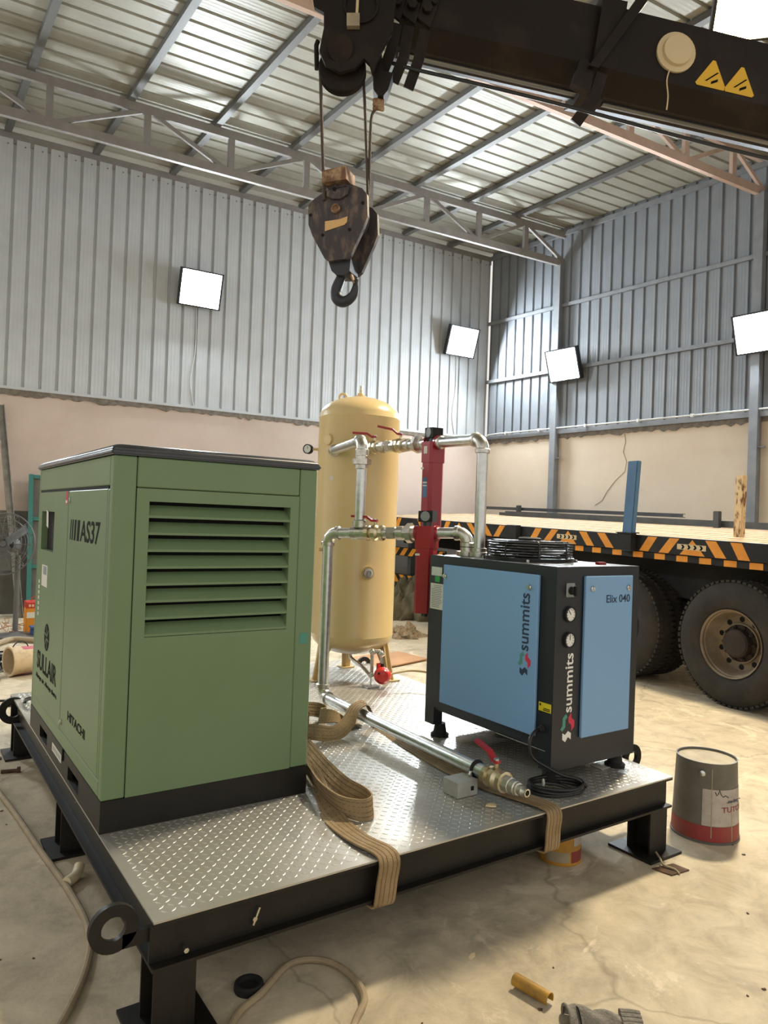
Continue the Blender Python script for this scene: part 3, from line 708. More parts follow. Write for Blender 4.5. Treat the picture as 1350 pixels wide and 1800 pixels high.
# labels on the side
np_ = MB().mm((DX0 - 0.0015, 0.330, 1.225), (DX0, 0.420, 1.272)).build('nameplate', 'galv', dry, smooth=0)
MB().mm((DX0 - 0.0015, 0.348, 1.192), (DX0, 0.388, 1.222)).build('passed_sticker', 'green_label', dry, smooth=0)
nt_ = MB().mm((DX0 - 0.0015, 0.315, 1.045), (DX0, 0.424, 1.183)).build('notice', 'label_paper', dry, smooth=0)
ln = MB()
for k in range(13): ln.mm((DX0 - 0.0022, 0.325 + (0.02 if k < 2 else 0.004 * (k % 3)), 1.056 + k * 0.0095), (DX0 - 0.0014, 0.414 - (0.02 if k > 10 else 0.004 * (k % 2)), 1.060 + k * 0.0095))
ln.build('notice_print', 'print_grey', nt_, smooth=0, kind='stuff')
yl = MB().mm((DX0 - 0.0015, -0.468, 0.683), (DX0, -0.394, 0.722)).build('warning_label', 'yellow_label', dry, smooth=0)
ln = MB(); ln.mm((DX0 - 0.0022, -0.462, 0.688), (DX0 - 0.0014, -0.420, 0.692)); ln.mm((DX0 - 0.0022, -0.462, 0.695), (DX0 - 0.0014, -0.425, 0.699)); ln.mm((DX0 - 0.0022, -0.408, 0.706), (DX0 - 0.0014, -0.400, 0.716))
ln.build('warning_print', 'print_black', yl, smooth=0, kind='stuff')
MB().lathe([(0.018, 0), (0.018, 0.010), (0.013, 0.012), (0.013, 0.022), (0.008, 0.026), (0, 0.026)], (DX0, -0.422, 0.605), (-1, 0, 0), 12).build('cable_gland', 'rubber', dry)
# condenser fan with a wire guard on top
FC = V((2.086, -0.02, DZ1)); fr = 0.215
fan = MB().lathe([(fr + 0.012, 0), (fr + 0.012, 0.018), (fr - 0.012, 0.018), (fr - 0.012, 0.0)], FC, (0, 0, 1), 40).build('fan_ring', 'fan_wire', dry)
for k in range(6):
    MB().tube(arc(FC + UP * (0.028 + k * 0.013), (1, 0, 0), (0, 1, 0), fr, 0, 2 * PI * 39 / 40, 39), 0.0035, 5, closed=True).build('guard_wire', 'fan_wire', fan)
for k, r_ in enumerate((0.185, 0.155, 0.125, 0.095, 0.065)):
    MB().tube(arc(FC + UP * 0.100, (1, 0, 0), (0, 1, 0), r_, 0, 2 * PI * 31 / 32, 31), 0.003, 5, closed=True).build('guard_wire', 'fan_wire', fan)
for k in range(8):
    an = k * PI / 4 + 0.2; dx, dy = math.cos(an), math.sin(an)
    MB().tube([FC + V((dx * fr, dy * fr, 0.0)), FC + V((dx * fr, dy * fr, 0.085)), FC + V((dx * (fr - 0.02), dy * (fr - 0.02), 0.098)), FC + V((dx * 0.06, dy * 0.06, 0.100))], 0.0045, 6).build('guard_strut', 'fan_wire', fan)
for k in range(4):
    an = k * PI / 2 + 0.75; MB().cyl(FC + V((math.cos(an) * (fr + .02), math.sin(an) * (fr + .02), 0)), FC + V((math.cos(an) * (fr + .02), math.sin(an) * (fr + .02), 0.012)), 0.009, n=8).build('clamp_bolt', 'chrome', fan)
mt = MB().lathe([(0.058, 0.02), (0.060, 0.09), (0.060, 0.112), (0.050, 0.118), (0, 0.118)], FC, (0, 0, 1), 24).build('fan_motor', 'rubber', dry)
for k in range(5):
    an = k * 2 * PI / 5; c, s_ = math.cos(an), math.sin(an)
    q = [(0.06, -0.02, 0.035), (0.19, -0.055, 0.030), (0.19, 0.055, 0.060), (0.06, 0.03, 0.055)]
    vs = [FC + V((c * x - s_ * y, s_ * x + c * y, zz + e)) for e in (0, 0.003) for x, y, zz in q]
    MB().add(vs, [(0, 1, 2, 3), (7, 6, 5, 4), (0, 4, 5, 1), (1, 5, 6, 2), (2, 6, 7, 3), (3, 7, 4, 0)]).build('fan_blade', 'fan_wire', mt, smooth=0)
tp = MB().mm((2.21, -0.37, DZ1), (2.26, -0.345, DZ1 + 0.012)).build('top_terminal', 'filter_red', dry, smooth=0)
MB().cyl((1.86, 0.40, DZ1), (1.86, 0.40, DZ1 + 0.014), 0.008, n=8).build('top_screw', 'rubber', dry)
pp = MB().prism([(0, 0), (0.13, 0.012), (0.125, 0.09), (0.01, 0.085)], (2.20, -0.435, PZ + 0.0022), (1, 0, 0), (0, 1, 0), (0, 0, 0.0008)).build('paper_sheet', 'label_paper', smooth=0)
tag(pp, 'sheet of printed paper lying on the deck beneath the dryer', 'paper')

# ------------------------------------------------------------------ yellow air receiver
TC = V((2.20, 1.86, 0)); TR = 0.30
tank = thing('air_receiver', 'tall cream yellow vertical air receiver tank on three legs', 'tank', (TC.x, TC.y, PZ))
zb, zt = PZ + 0.315, PZ + 1.905
prof = []
for k in range(10):
    a = -PI / 2 + k * (PI / 2) / 9; prof.append((TR * math.cos(a), zb + 0.145 * math.sin(a)))
prof += [(TR, zb + 0.002), (TR + 0.002, zb + 0.006), (TR, zb + 0.010), (TR, zt - 0.010), (TR + 0.002, zt - 0.006), (TR, zt - 0.002)]
for k in range(1, 10):
    a = k * (PI / 2) / 9; prof.append((TR * math.cos(a), zt + 0.16 * math.sin(a)))
prof[0] = (0.0, prof[0][1]); prof[-1] = (0.0, prof[-1][1])
MB().lathe(prof, TC, (0, 0, 1), 64).build('shell', 'tank_yellow', tank, smooth=40)
for an in (math.radians(185), math.radians(305), math.radians(65)):
    d_ = V((math.cos(an), math.sin(an), 0)); t_ = V((-d_.y, d_.x, 0))
    m = MB()
    for sgn in (-1, 1):
        m.prism([(0.17, zb - 0.06), (0.27, zb + 0.02), (0.34, PZ + 0.008), (0.29, PZ + 0.008)], TC + t_ * (sgn * 0.001 if sgn < 0 else 0.0), d_, UP, t_ * (0.006 * sgn))
    lg = m.build('leg', 'tank_yellow', tank, smooth=0)
    q = MB().prism([(-0.032, 0), (0.032, 0), (0.045, zb - 0.02 - PZ), (-0.045, zb - 0.02 - PZ)], TC + d_ * 0.315 + UP * PZ, t_, (UP - d_ * 0.18), -d_ * 0.006).build('leg_flange', 'tank_yellow', lg, smooth=0)
    MB().mm((TC.x + d_.x * 0.315 - 0.05, TC.y + d_.y * 0.315 - 0.05, PZ + 0.0022), (TC.x + d_.x * 0.315 + 0.05, TC.y + d_.y * 0.315 + 0.05, PZ + 0.010)).build('foot_plate', 'tank_yellow', lg, smooth=0)
ztop = zt + 0.16
sv = MB().lathe([(0.045, -0.012), (0.045, 0.008), (0.024, 0.010), (0.024, 0.03), (0.0, 0.03)], TC + UP * ztop, (0, 0, 1), 20).build('top_nozzle', 'tank_yellow', tank)
MB().lathe([(0.014, 0.03), (0.014, 0.055), (0.010, 0.058), (0.010, 0.085), (0.0, 0.085)], TC + UP * ztop, (0, 0, 1), 12).build('safety_valve', 'brass', sv)
lo_ = TC + CR * -0.13 + UP * (zt + 0.14)
MB().tube(arc(lo_ + UP * 0.02, CR, (0, 0, 1), 0.028, 0, 2 * PI * 15 / 16, 15), 0.009, 8, closed=True).build('lifting_eye', 'tank_yellow', tank)
def radial(an): return V((math.cos(math.radians(an)), math.sin(math.radians(an)), 0))
# gauge on the left, blank flange, sight plug, nameplate
d_ = radial(150); p = TC + d_ * TR + UP * 2.02
MB().cyl(p - d_ * 0.01, p + d_ * 0.05, 0.010, n=10).build('gauge_stem', 'tank_yellow', tank)
gdir = (V((-0.563, -0.826, 0)) + d_ * 0.4).normalized(); gq = p + d_ * 0.075
gg = MB().lathe([(0.036, -0.02), (0.036, 0.012), (0.030, 0.014), (0.030, 0.008), (0, 0.008)], gq, gdir, 24).build('pressure_gauge', 'rubber', tank)
MB().cyl(gq + gdir * 0.008, gq + gdir * 0.0095, 0.0295, n=24).build('dial', 'dial', gg)
bar(MB(), gq + gdir * 0.011, gq + gdir * 0.011 + V((0.0, 0, 0.02)), 0.003, 0.001, gdir.cross(UP)).build('needle', 'print_black', gg, smooth=0)
for an, zz, r_, l_ in ((192, 2.075, 0.040, 0.012), (186, 1.29, 0.012, 0.03)):
    d_ = radial(an); p = TC + d_ * TR + UP * zz; MB().lathe([(r_, -0.02), (r_, l_), (r_ * 0.9, l_ + 0.003), (0, l_ + 0.003)], p, d_, 22).build('nozzle', 'tank_yellow', tank)
d_ = radial(255); p = TC + d_ * TR + UP * 1.140
nz_ = MB().lathe([(0.048, -0.02), (0.048, 0.020), (0, 0.020)], p, d_, 24).build('nozzle', 'tank_yellow', tank)
MB().lathe([(0.034, 0.02), (0.034, 0.045), (0.020, 0.047), (0.020, 0.042), (0, 0.042)], p, d_, 16).build('nozzle_plug', 'galv_fit', nz_)
bar(MB(), p + d_ * 0.046 - UP * 0.018, p + d_ * 0.046 + UP * 0.018, 0.010, 0.006, d_.cross(UP)).build('plug_bar', 'galv', nz_, smooth=0)
d_ = radial(200); p = TC + d_ * (TR + 0.0005) + UP * 1.80
bar(MB(), p - UP * 0.015, p + UP * 0.015, 0.03, 0.001, d_.cross(UP)).build('sticker', 'label_paper', tank, smooth=0)

# ------------------------------------------------------------------ automatic drain under the tank
dr = thing('auto_drain', 'red ball-shaped automatic condensate drain with small galvanised pipes below the tank', 'drain valve', (2.19, 1.47, PZ))
B0 = TC + UP * (zb - 0.143)
MB().tube([B0 + UP * 0.01, B0 - UP * 0.04, B0 + V((0.02, -0.12, -0.08)), V((2.17, 1.56, PZ + 0.07)), V((2.16, 1.52, PZ + 0.075))], 0.014, 10, smooth=4).build('drain_pipe', 'galv_fit', dr)
MB().tube([V((2.16, 1.52, PZ + 0.075)), V((2.16, 1.52, PZ + 0.22)), V((2.165, 1.515, PZ + 0.245)), V((2.20, 1.49, PZ + 0.245)), V((2.215, 1.48, PZ + 0.22)), V((2.215, 1.48, PZ + 0.14))], 0.013, 10).build('drain_pipe', 'galv_fit', dr)
for q in ((2.16, 1.52, PZ + 0.075), (2.162, 1.518, PZ + 0.235), (2.213, 1.482, PZ + 0.225)):
    MB().lathe([(0.019, -0.018), (0.022, -0.015), (0.022, 0.015), (0.019, 0.018)], q, (0.6, -0.5, 0.6), 14).build('fitting', 'galv_fit', dr)
MB().cyl((2.215, 1.48, PZ + 0.10), (2.215, 1.48, PZ + 0.16), 0.018, n=12).build('coupling', 'rubber', dr)
bp_ = V((2.195, 1.435, PZ + 0.085))
MB().lathe([(0.0, -0.06), (0.035, -0.055), (0.056, -0.03), (0.060, 0.0), (0.056, 0.025), (0.040, 0.042), (0.0, 0.048)], bp_, (-0.563, -0.826, 0.1), 24).build('float_body', 'drain_red', dr)
MB().mm((2.185, 1.47, PZ + 0.10), (2.225, 1.50, PZ + 0.16)).build('neck', 'drain_red', dr)
for an in (2.4, 3.9):
    q = bp_ + CR * 0.035 * math.cos(an) + UP * 0.035 * math.sin(an) - CF * 0.035
    MB().cyl(q, q - CF * 0.008, 0.008, n=10).build('screw_hole', 'rubber', dr)
MB().tube([bp_ + V((0.05, -0.02, 0.01)), bp_ + V((0.13, -0.03, 0.02)), bp_ + V((0.22, -0.05, 0.025)), bp_ + V((0.31, -0.16, 0.02)), bp_ + V((0.33, -0.28, -0.01)), bp_ + V((0.28, -0.38, -0.075))], 0.008, 8, smooth=5).build('drain_hose', 'cream', dr)
MB().cyl((2.14, 1.495, PZ + 0.0022), (2.14, 1.495, PZ + 0.075), 0.006, n=8).build('support_rod', 'galv', dr)
MB().mm((2.09, 1.46, PZ + 0.0022), (2.19, 1.53, PZ + 0.012)).build('support_plate', 'galv', dr, smooth=0)

# ------------------------------------------------------------------ galvanised air piping
pip = thing('air_piping', 'galvanised steel air piping joining compressor, tank, filters and dryer', 'pipework', (1.53, 1.10, PZ))
PR = 0.031
def pipe(a, b, r=PR): return MB().cyl(a, b, r, n=22).build('pipe', 'galv', pip)
def elbow(c, d1, d2, r=PR, R=0.062):
    """long radius elbow: c = corner, d1 and d2 point away along the two legs."""
    c, d1, d2 = V(c), V(d1).normalized(), V(d2).normalized()
    ctr = c + (d1 + d2) * R
    pts = [ctr - d2 * (R * math.cos(t)) - d1 * (R * math.sin(t)) for t in [i * (PI / 2) / 8 for i in range(9)]]
    e = MB().tube(pts, r * 1.16, 20).build('elbow', 'galv_fit', pip)
    for p, d_ in ((c + d1 * R, d1), (c + d2 * R, d2)):
        MB().lathe([(r * 1.16, -0.012), (r * 1.32, -0.008), (r * 1.32, 0.012), (r * 1.16, 0.014)], p, d_, 20).build('elbow_band', 'galv_fit', e)
    return e
def coupling(c, d_, r=PR, l=0.05, hexn=20, m='galv_fit', k=1.3, name='coupling'):
    return MB().lathe([(r * 1.02, -l / 2), (r * k, -l / 2 + 0.006), (r * k, l / 2 - 0.006), (r * 1.02, l / 2)], c, d_, hexn).build(name, m, pip)
def union(c, d_, r=PR):
    u = MB().lathe([(r * 1.05, -0.045), (r * 1.3, -0.04), (r * 1.3, -0.018), (r * 1.85, -0.016), (r * 1.85, 0.016), (r * 1.3, 0.018), (r * 1.3, 0.04), (r * 1.05, 0.045)], c, d_, 8)
    return u.build('union', 'galv_fit', pip, smooth=20)
def valve(c, d_, lever, r=PR, up=UP, lift=0.072):
    c, d_, lever = V(c), V(d_).normalized(), V(lever).normalized(); up = V(up)
    v = MB().lathe([(r * 1.05, -0.060), (r * 1.45, -0.056), (r * 1.45, -0.034), (r * 1.15, -0.030), (r * 1.55, -0.012), (r * 1.6, 0.0), (r * 1.55, 0.012), (r * 1.15, 0.030), (r * 1.45, 0.034), (r * 1.45, 0.056), (r * 1.05, 0.060)], c, d_, 12).build('ball_valve', 'brass', pip, smooth=25)
    MB().cyl(c + up * r * 1.4, c + up * (lift + 0.006), 0.010, n=10).build('stem', 'brass', v)
    s_ = lever.cross(up).normalized()
    pts = [c + up * lift - lever * 0.012, c + up * lift + lever * 0.02, c + up * (lift + 0.022) + lever * 0.055, c + up * (lift + 0.026) + lever * 0.155]
    MB().ribbon(pts, [s_] * 4, 0.026, 0.013).build('lever', 'lever_red', v, smooth=0)
    MB().cyl(c + up * lift, c + up * (lift + 0.012), 0.013, n=6).build('lever_nut', 'galv', v)
    return v
# bottom run along the deck
BX, BZ = 1.495, PZ + 0.09
vtx = V((1.53, 1.10, 0))
elbow((vtx.x, vtx.y, BZ), (0, 0, 1), (-0.02, -1, 0))
pipe((1.528, 1.04, BZ), (BX, -0.40, BZ))
valve((1.488, -0.455, BZ), (0, -1, 0), (0.15, 1, 0.12))
coupling((1.486, -0.53, BZ), (0, -1, 0), 0.027, 0.05, 8); coupling((1.485, -0.565, BZ), (0, -1, 0), 0.023, 0.04, 16)
ms_ = MB().lathe([(0.026, 0.0), (0.026, 0.012), (0.020, 0.014), (0.022, 0.022), (0.020, 0.030), (0.022, 0.038), (0.017, 0.046), (0.0165, 0.060), (0.011, 0.060), (0.011, 0.02), (0, 0.02)], (1.485, -0.580, BZ), (0, -1, 0), 18).build('hose_nipple', 'galv_fit', pip)
# saddle clamp on a welded channel stub
sd_ = MB(); cy = -0.325; cx = 1.497
sx_ = 1.405; h_ = PZ + 0.062
sd_.mm((sx_ - 0.055, cy - 0.048, PZ + 0.0022), (sx_ + 0.055, cy + 0.048, h_ + 0.004))
stub = sd_.build('support_stub', 'galv_box', pip, smooth=0)
MB().mm((sx_ + 0.018, cy - 0.0492, PZ + 0.024), (sx_ + 0.034, cy - 0.047, PZ + 0.042)).build('stub_hole', 'void_black', stub, smooth=0)
MB().tube(arc((cx, cy, BZ), (1, 0, 0), (0, 0, 1), PR * 1.12, 0, 2 * PI * 23 / 24, 23), 0.006, 8, closed=True).build('saddle_clamp', 'rubber', pip)
MB().cyl((sx_ + 0.048, cy, h_ + 0.004), (sx_ + 0.060, cy, BZ - 0.002), 0.007, n=8).build('clamp_bolt', 'galv', pip)
MB().mm((sx_ + 0.036, cy - 0.012, h_ + 0.004), (sx_ + 0.055, cy + 0.012, h_ + 0.012)).build('clamp_nut', 'galv', pip, smooth=0)
# riser beside the compressor
HA = V((1.53, 1.10, PZ + 1.07)); HB = V((1.985, 0.35, PZ + 1.105)); hd = (HB - HA).normalized()
pipe((vtx.x, vtx.y, BZ + 0.06), HA - UP * 0.06)
elbow(HA, (0, 0, -1), hd)
H = lambda t: HA + (HB - HA) * t
pipe(H(0.06), H(0.70)); 
coupling(H(0.205), hd, l=0.03); te = coupling(H(0.235), hd, l=0.11, k=1.22, name='tee'); coupling(H(0.29), hd, l=0.03)
valve(H(0.352), hd, -hd + UP * 0.02)
coupling(H(0.475), hd, l=0.06, hexn=6, k=1.25); coupling(H(0.54), hd, l=0.05)
union(H(0.605), hd)
pipe(H(0.76), HB - hd * 0.05); coupling(H(0.795), hd, l=0.02, k=1.25)
elbow(HB, -hd, (0, 0, -1))
pipe(HB - UP * 0.06, (HB.x, HB.y, 1.335 + 0.02))
MB().lathe([(0.060, 0), (0.060, 0.022), (0.040, 0.026), (0.040, 0.045), (0.033, 0.047)], (HB.x, HB.y, 1.336), (0, 0, 1), 22).build('flange', 'galv_fit', pip)
# branch from the tee up to the tank inlet
TE = H(0.235); EL = V((TE.x, TE.y, PZ + 1.625))
ti = TC + radial(200) * (TR - 0.01) + UP * (PZ + 1.64); bd_ = (ti - EL).normalized()
pipe(TE + UP * 0.03, EL - UP * 0.05); coupling(TE + UP * 0.055, UP, l=0.05)
union(EL - UP * 0.125, UP); coupling(EL - UP * 0.08, UP, l=0.03)
elbow(EL, (0, 0, -1), bd_)
pipe(EL + bd_ * 0.05, ti); coupling(ti - bd_ * 0.03, bd_, l=0.06, k=1.28)
# upper header: tank outlet -> two valves -> filter -> dryer
UA = V((2.095, 1.575, 2.018)); UB = V((2.0, 0.27, 1.975)); ud = (UB - UA).normalized()
U_ = lambda t: UA + (UB - UA) * t
pipe(U_(0.0), U_(0.60)); coupling(U_(0.01), ud, l=0.05)
valve(U_(0.075), ud, -CR + UP * 0.02)
coupling(U_(0.175), ud, l=0.07, k=1.35, hexn=8); coupling(U_(0.235), ud, l=0.06, hexn=6, k=1.3)
valve(U_(0.335), ud, (-CR * 0.9 + UP * 0.22 + V((0, 0.3, 0))))
coupling(U_(0.42), ud, l=0.04); union(U_(0.505), ud)
pipe(U_(0.66), UB - ud * 0.05); coupling(U_(0.69), ud, l=0.03, k=1.28)
elbow(UB, -ud, (0, 0, -1))
pipe(UB - UP * 0.06, (UB.x, UB.y, 1.36))
MB().lathe([(0.060, 0), (0.060, 0.022), (0.040, 0.026), (0.040, 0.045), (0.033, 0.047)], (UB.x, UB.y, 1.336), (0, 0, 1), 22).build('flange', 'galv_fit', pip)

# ------------------------------------------------------------------ two red line filters
def line_filter(c, ax, ztop, zbot, label, flip):
    c = V(c); ax = V(ax).normalized(); sd = ax.cross(UP).normalized()
    t = thing('line_filter', label, 'filter', (c.x, c.y, zbot), 'red compressed air filters')
    def oct_(w, k): return [(-w + k, -w), (w - k, -w), (w, -w + k), (w, w - k), (w - k, w), (-w + k, w), (-w, w - k), (-w, -w + k)]
    MB().prism(oct_(0.056, 0.014), (c.x, c.y, ztop - 0.125), ax, sd, (0, 0, 0.125)).build('head', 'filter_red', t, smooth=0)
    MB().prism(oct_(0.052, 0.018), (c.x, c.y, zbot), ax, sd, (0, 0, ztop - 0.125 - zbot)).build('bowl', 'filter_red', t, smooth=0)
    for k in (-1, 1): MB().cyl(c + ax * (k * 0.050) + UP * 0, c + ax * (k * 0.070), 0.043, n=20).build('port', 'filter_red', t)
    MB().cyl((c.x, c.y, ztop), (c.x, c.y, ztop + 0.025), 0.028, n=14).build('indicator_neck', 'lid_black', t)
    R = Matrix((ax, sd, UP)).transposed()
    ind = MB().box((c.x, c.y, ztop + 0.055), (0.085, 0.075, 0.062), R).build('indicator', 'rubber', t, smooth=0)
    fc = -CF; fc = (sd if sd.dot(fc) > 0 else -sd)
    q = V((c.x, c.y, ztop + 0.055)) + fc * 0.038
    MB().lathe([(0.028, 0), (0.028, 0.004), (0.022, 0.005), (0.022, 0.003), (0, 0.003)], q, fc, 20).build('indicator_dial', 'print_grey', ind)
    MB().cyl((c.x, c.y, zbot), (c.x, c.y, zbot - 0.02), 0.02, n=12).build('drain_knob', 'lid_black', t)
    # labels
    f2 = fc
    bar(MB(), V((c.x, c.y, ztop - 0.16)) + f2 * 0.0525 - ax * 0.02, V((c.x, c.y, ztop - 0.16)) + f2 * 0.0525 - ax * 0.048, 0.001, 0.012, f2).build('size_sticker', 'label_paper', t, smooth=0)
    return t, f2, ax
t_, f2, ax_ = line_filter(U_(0.632), ud, 1.995 - 0.0 + 0.0, 1.43, 'red line filter on the upper pipe with a blue label', 1)
q = V((U_(0.632).x, U_(0.632).y, 1.72)) + f2 * 0.0525
pb = bar(MB(), q - UP * 0.06, q + UP * 0.06, 0.045, 0.001, ax_).build('brand_label', 'post_blue', t_, smooth=0)
bar(MB(), q + UP * 0.025 + f2 * 0.0006, q + UP * 0.034 + f2 * 0.0006, 0.044, 0.001, ax_).build('label_band', 'label_paper', pb, smooth=0)
bar(MB(), q + UP * 0.008 + f2 * 0.0006, q + UP * 0.014 + f2 * 0.0006, 0.044, 0.001, ax_).build('label_band', 'label_paper', pb, smooth=0)
q = V((U_(0.632).x, U_(0.632).y, 1.945)) + f2 * 0.0565
bar(MB(), q - UP * 0.022, q + UP * 0.022, 0.036, 0.001, ax_).build('head_label', 'label_paper', t_, smooth=0)
line_filter(H(0.725), hd, 1.490, 1.000, 'red line filter on the lower pipe beside the dryer', 1)

# ------------------------------------------------------------------ lifting slings (webbing straps)
def sling(name, pts, sides, w, t, parent, sm=5):
    P_ = spline([V(p) for p in pts], sm); S_ = spline([V(s) for s in sides], sm)
    o = MB().ribbon(P_, S_, w, t).build(name, 'strap', parent, smooth=40)
    for off in (-0.32, -0.12, 0.14, 0.34):
        L = []
        for i, p in enumerate(P_):
            a = P_[max(i - 1, 0)]; b_ = P_[min(i + 1, len(P_) - 1)]; tg = (b_ - a).normalized(); sd = (S_[i] - tg * S_[i].dot(tg)).normalized()
            L.append((p + sd * w * off, sd))
        MB().ribbon([q[0] for q in L], [q[1] for q in L], w * 0.022, t + 0.0012).build('woven_line', 'strap_line', o, smooth=0)
    return o
zs = PZ + 0.007
s1 = thing('lifting_sling', 'tan webbing lifting sling by the green cabinet, hanging over the front edge', 'strap', (0.80, -0.55, PZ), 'tan webbing slings')
sling('band', [(1.02, 0.50, zs), (0.93, 0.12, zs), (0.845, -0.12, zs), (0.79, -0.33, zs), (0.78, -0.50, zs + 0.003), (0.80, -0.625, zs + 0.004), (0.803, -0.664, PZ - 0.012), (0.795, -0.664, PZ - 0.08), (0.785, -0.664, 0.208), (0.78, -0.640, 0.196), (0.78, -0.56, 0.196)],
      [(0.6, -0.4, 0.9), (0.8, -0.4, 0.8), (1, -0.3, 0.5), (1, -0.3, 0.12), (1, -0.1, 0), (1, 0.1, 0), (1, 0, 0), (1, 0, 0), (1, 0, 0), (1, 0, 0), (1, 0, 0)], 0.085, 0.007, s1)
sling('loop', [(1.04, 0.42, zs + 0.05), (0.985, 0.12, zs + 0.035), (0.955, -0.10, zs + 0.03), (0.955, -0.24, zs + 0.035), (0.940, -0.345, zs + 0.037), (0.880, -0.365, zs + 0.037), (0.835, -0.28, zs + 0.037), (0.842, -0.12, zs + 0.04), (0.885, 0.05, zs + 0.042), (0.93, 0.22, zs + 0.045)],
      [(0.75, -0.4, 0.5), (0.8, -0.3, 0.55), (0.6, 0, 0.8), (0.3, 0, 1), (0, 0.2, 1), (0, 0.2, 1), (-0.2, 0, 1), (-0.3, 0, 1), (-0.3, 0, 1), (-0.3, 0, 1)], 0.08, 0.006, s1)
s2 = thing('lifting_sling', 'tan webbing sling along the deck pipe, hanging over the edge beside the cable coil', 'strap', (1.58, -0.3, PZ), 'tan webbing slings')
sling('band', [(1.64, 0.72, zs), (1.605, 0.45, zs), (1.575, 0.18, zs), (1.548, -0.08, zs), (1.55, -0.30, zs), (1.58, -0.47, zs + 0.003), (1.615, -0.625, zs + 0.004), (1.62, -0.664, PZ - 0.012), (1.615, -0.664, PZ - 0.08), (1.61, -0.664, 0.208), (1.605, -0.640, 0.196), (1.60, -0.56, 0.196)],
      [(1, 0, 0.5), (1, 0, 0.3), (1, 0.1, 0.1), (1, 0, 0), (1, 0.15, 0), (1, 0.3, 0), (1, 0.1, 0), (1, 0, 0), (1, 0, 0), (1, 0, 0), (1, 0, 0), (1, 0, 0)], 0.082, 0.007, s2)
s3 = thing('lifting_sling', 'tan webbing lifting sling heaped in loops behind the cabinet and over the deck pipe', 'strap', (1.4, 0.8, PZ), 'tan webbing slings')
sling('band', [(1.66, 0.66, zs + 0.01), (1.63, 0.70, zs + 0.05), (1.55, 0.66, zs + 0.135), (1.47, 0.64, zs + 0.125), (1.40, 0.60, zs + 0.06), (1.31, 0.585, zs + 0.022), (1.20, 0.60, zs + 0.04), (1.10, 0.68, zs + 0.04), (1.08, 0.80, zs + 0.04), (1.16, 0.86, zs + 0.042), (1.30, 0.84, zs + 0.042)],
      [(0.2, 1, 0.3), (0.3, 1, 0), (0.4, 1, 0), (0.3, 1, 0.3), (0.1, 0.8, 0.6), (0, 0.5, 0.9), (0, 0.3, 1), (0, 0, 1), (0, 0, 1), (0, 0, 1), (0, 0, 1)], 0.08, 0.006, s3)
sling('fold', [(1.02, 1.10, zs + 0.05), (1.15, 1.04, zs + 0.055), (1.30, 0.98, zs + 0.06), (1.41, 0.95, zs + 0.05), (1.44, 0.90, zs + 0.035), (1.38, 0.86, zs + 0.04), (1.42, 0.78, zs + 0.05), (1.50, 0.74, zs + 0.02), (1.56, 0.74, zs + 0.003)],
      [(0.2, 0.4, 0.9), (0.2, 0.5, 0.9), (0.3, 0.5, 0.8), (0.3, 0.3, 1), (0, 0, 1), (0.3, 0.2, 1), (0.3, 0.8, 0.6), (0.2, 1, 0.2), (0.2, 1, 0)], 0.08, 0.006, s3)

# ------------------------------------------------------------------ black power cable of the dryer
cb = thing('power_cable', 'black power cable coiled on the deck below the dryer corner', 'cable', (1.80, -0.52, PZ))
pts = [V((DX0 - 0.024, -0.422, 0.605)), V((DX0 - 0.07, -0.435, 0.60)), V((DX0 - 0.10, -0.44, 0.565)), V((DX0 - 0.09, -0.45, 0.50)), V((DX0 - 0.03, -0.485, 0.455)), V((1.83, -0.515, 0.42)), V((1.885, -0.55, PZ + 0.05)), V((1.915, -0.58, PZ + 0.02))]
MB().tube(pts, 0.0075, 8, smooth=6).build('lead', 'cable_black', cb)
rnd = random.Random(3)
CX_, CY_ = 1.80, -0.505
for k in range(6):
    ra = 0.128 - 0.004 * (k % 3) + rnd.uniform(-0.004, 0.004); rb = 0.088 - 0.003 * (k % 2); ph = rnd.uniform(0, 6)
    L = []
    for i in range(36):
        a = 2 * PI * i / 36; x, y = ra * math.cos(a), rb * math.sin(a)
        c, s_ = math.cos(-0.35), math.sin(-0.35)
        L.append(V((CX_ + c * x - s_ * y + rnd.uniform(-.001, .001), CY_ + s_ * x + c * y, PZ + 0.0115 + 0.011 * (k % 3) + 0.003 * math.sin(2 * a + ph))))
    MB().tube(L, 0.0075, 8, closed=True).build('coil_turn', 'cable_black', cb)
MB().tube([(1.76, -0.47, PZ + 0.03), (1.82, -0.50, PZ + 0.02), (1.84, -0.56, PZ + 0.015), (1.80, -0.60, PZ + 0.02)], 0.0075, 8, smooth=5).build('coil_end', 'cable_black', cb)
MB().tube(arc((1.765, -0.465, PZ + 0.028), (0, 0, 1), (0.6, 0.8, 0), 0.014, 0, 2 * PI * 11 / 12, 11), 0.004, 6, closed=True).build('cable_tie', 'label_paper', cb)
fk = MB().prism([(0, 0), (0.03, 0.006), (0.042, -0.012), (0.03, -0.03), (0.012, -0.02)], (1.40, -0.49, PZ + 0.003), (1, 0, 0), (0, 1, 0), (0.004, 0, 0.006)).build('peeled_flake', 'debris_pale', smooth=0)
tag(fk, 'small pale flake of torn sticker on the tread plate deck', 'debris')

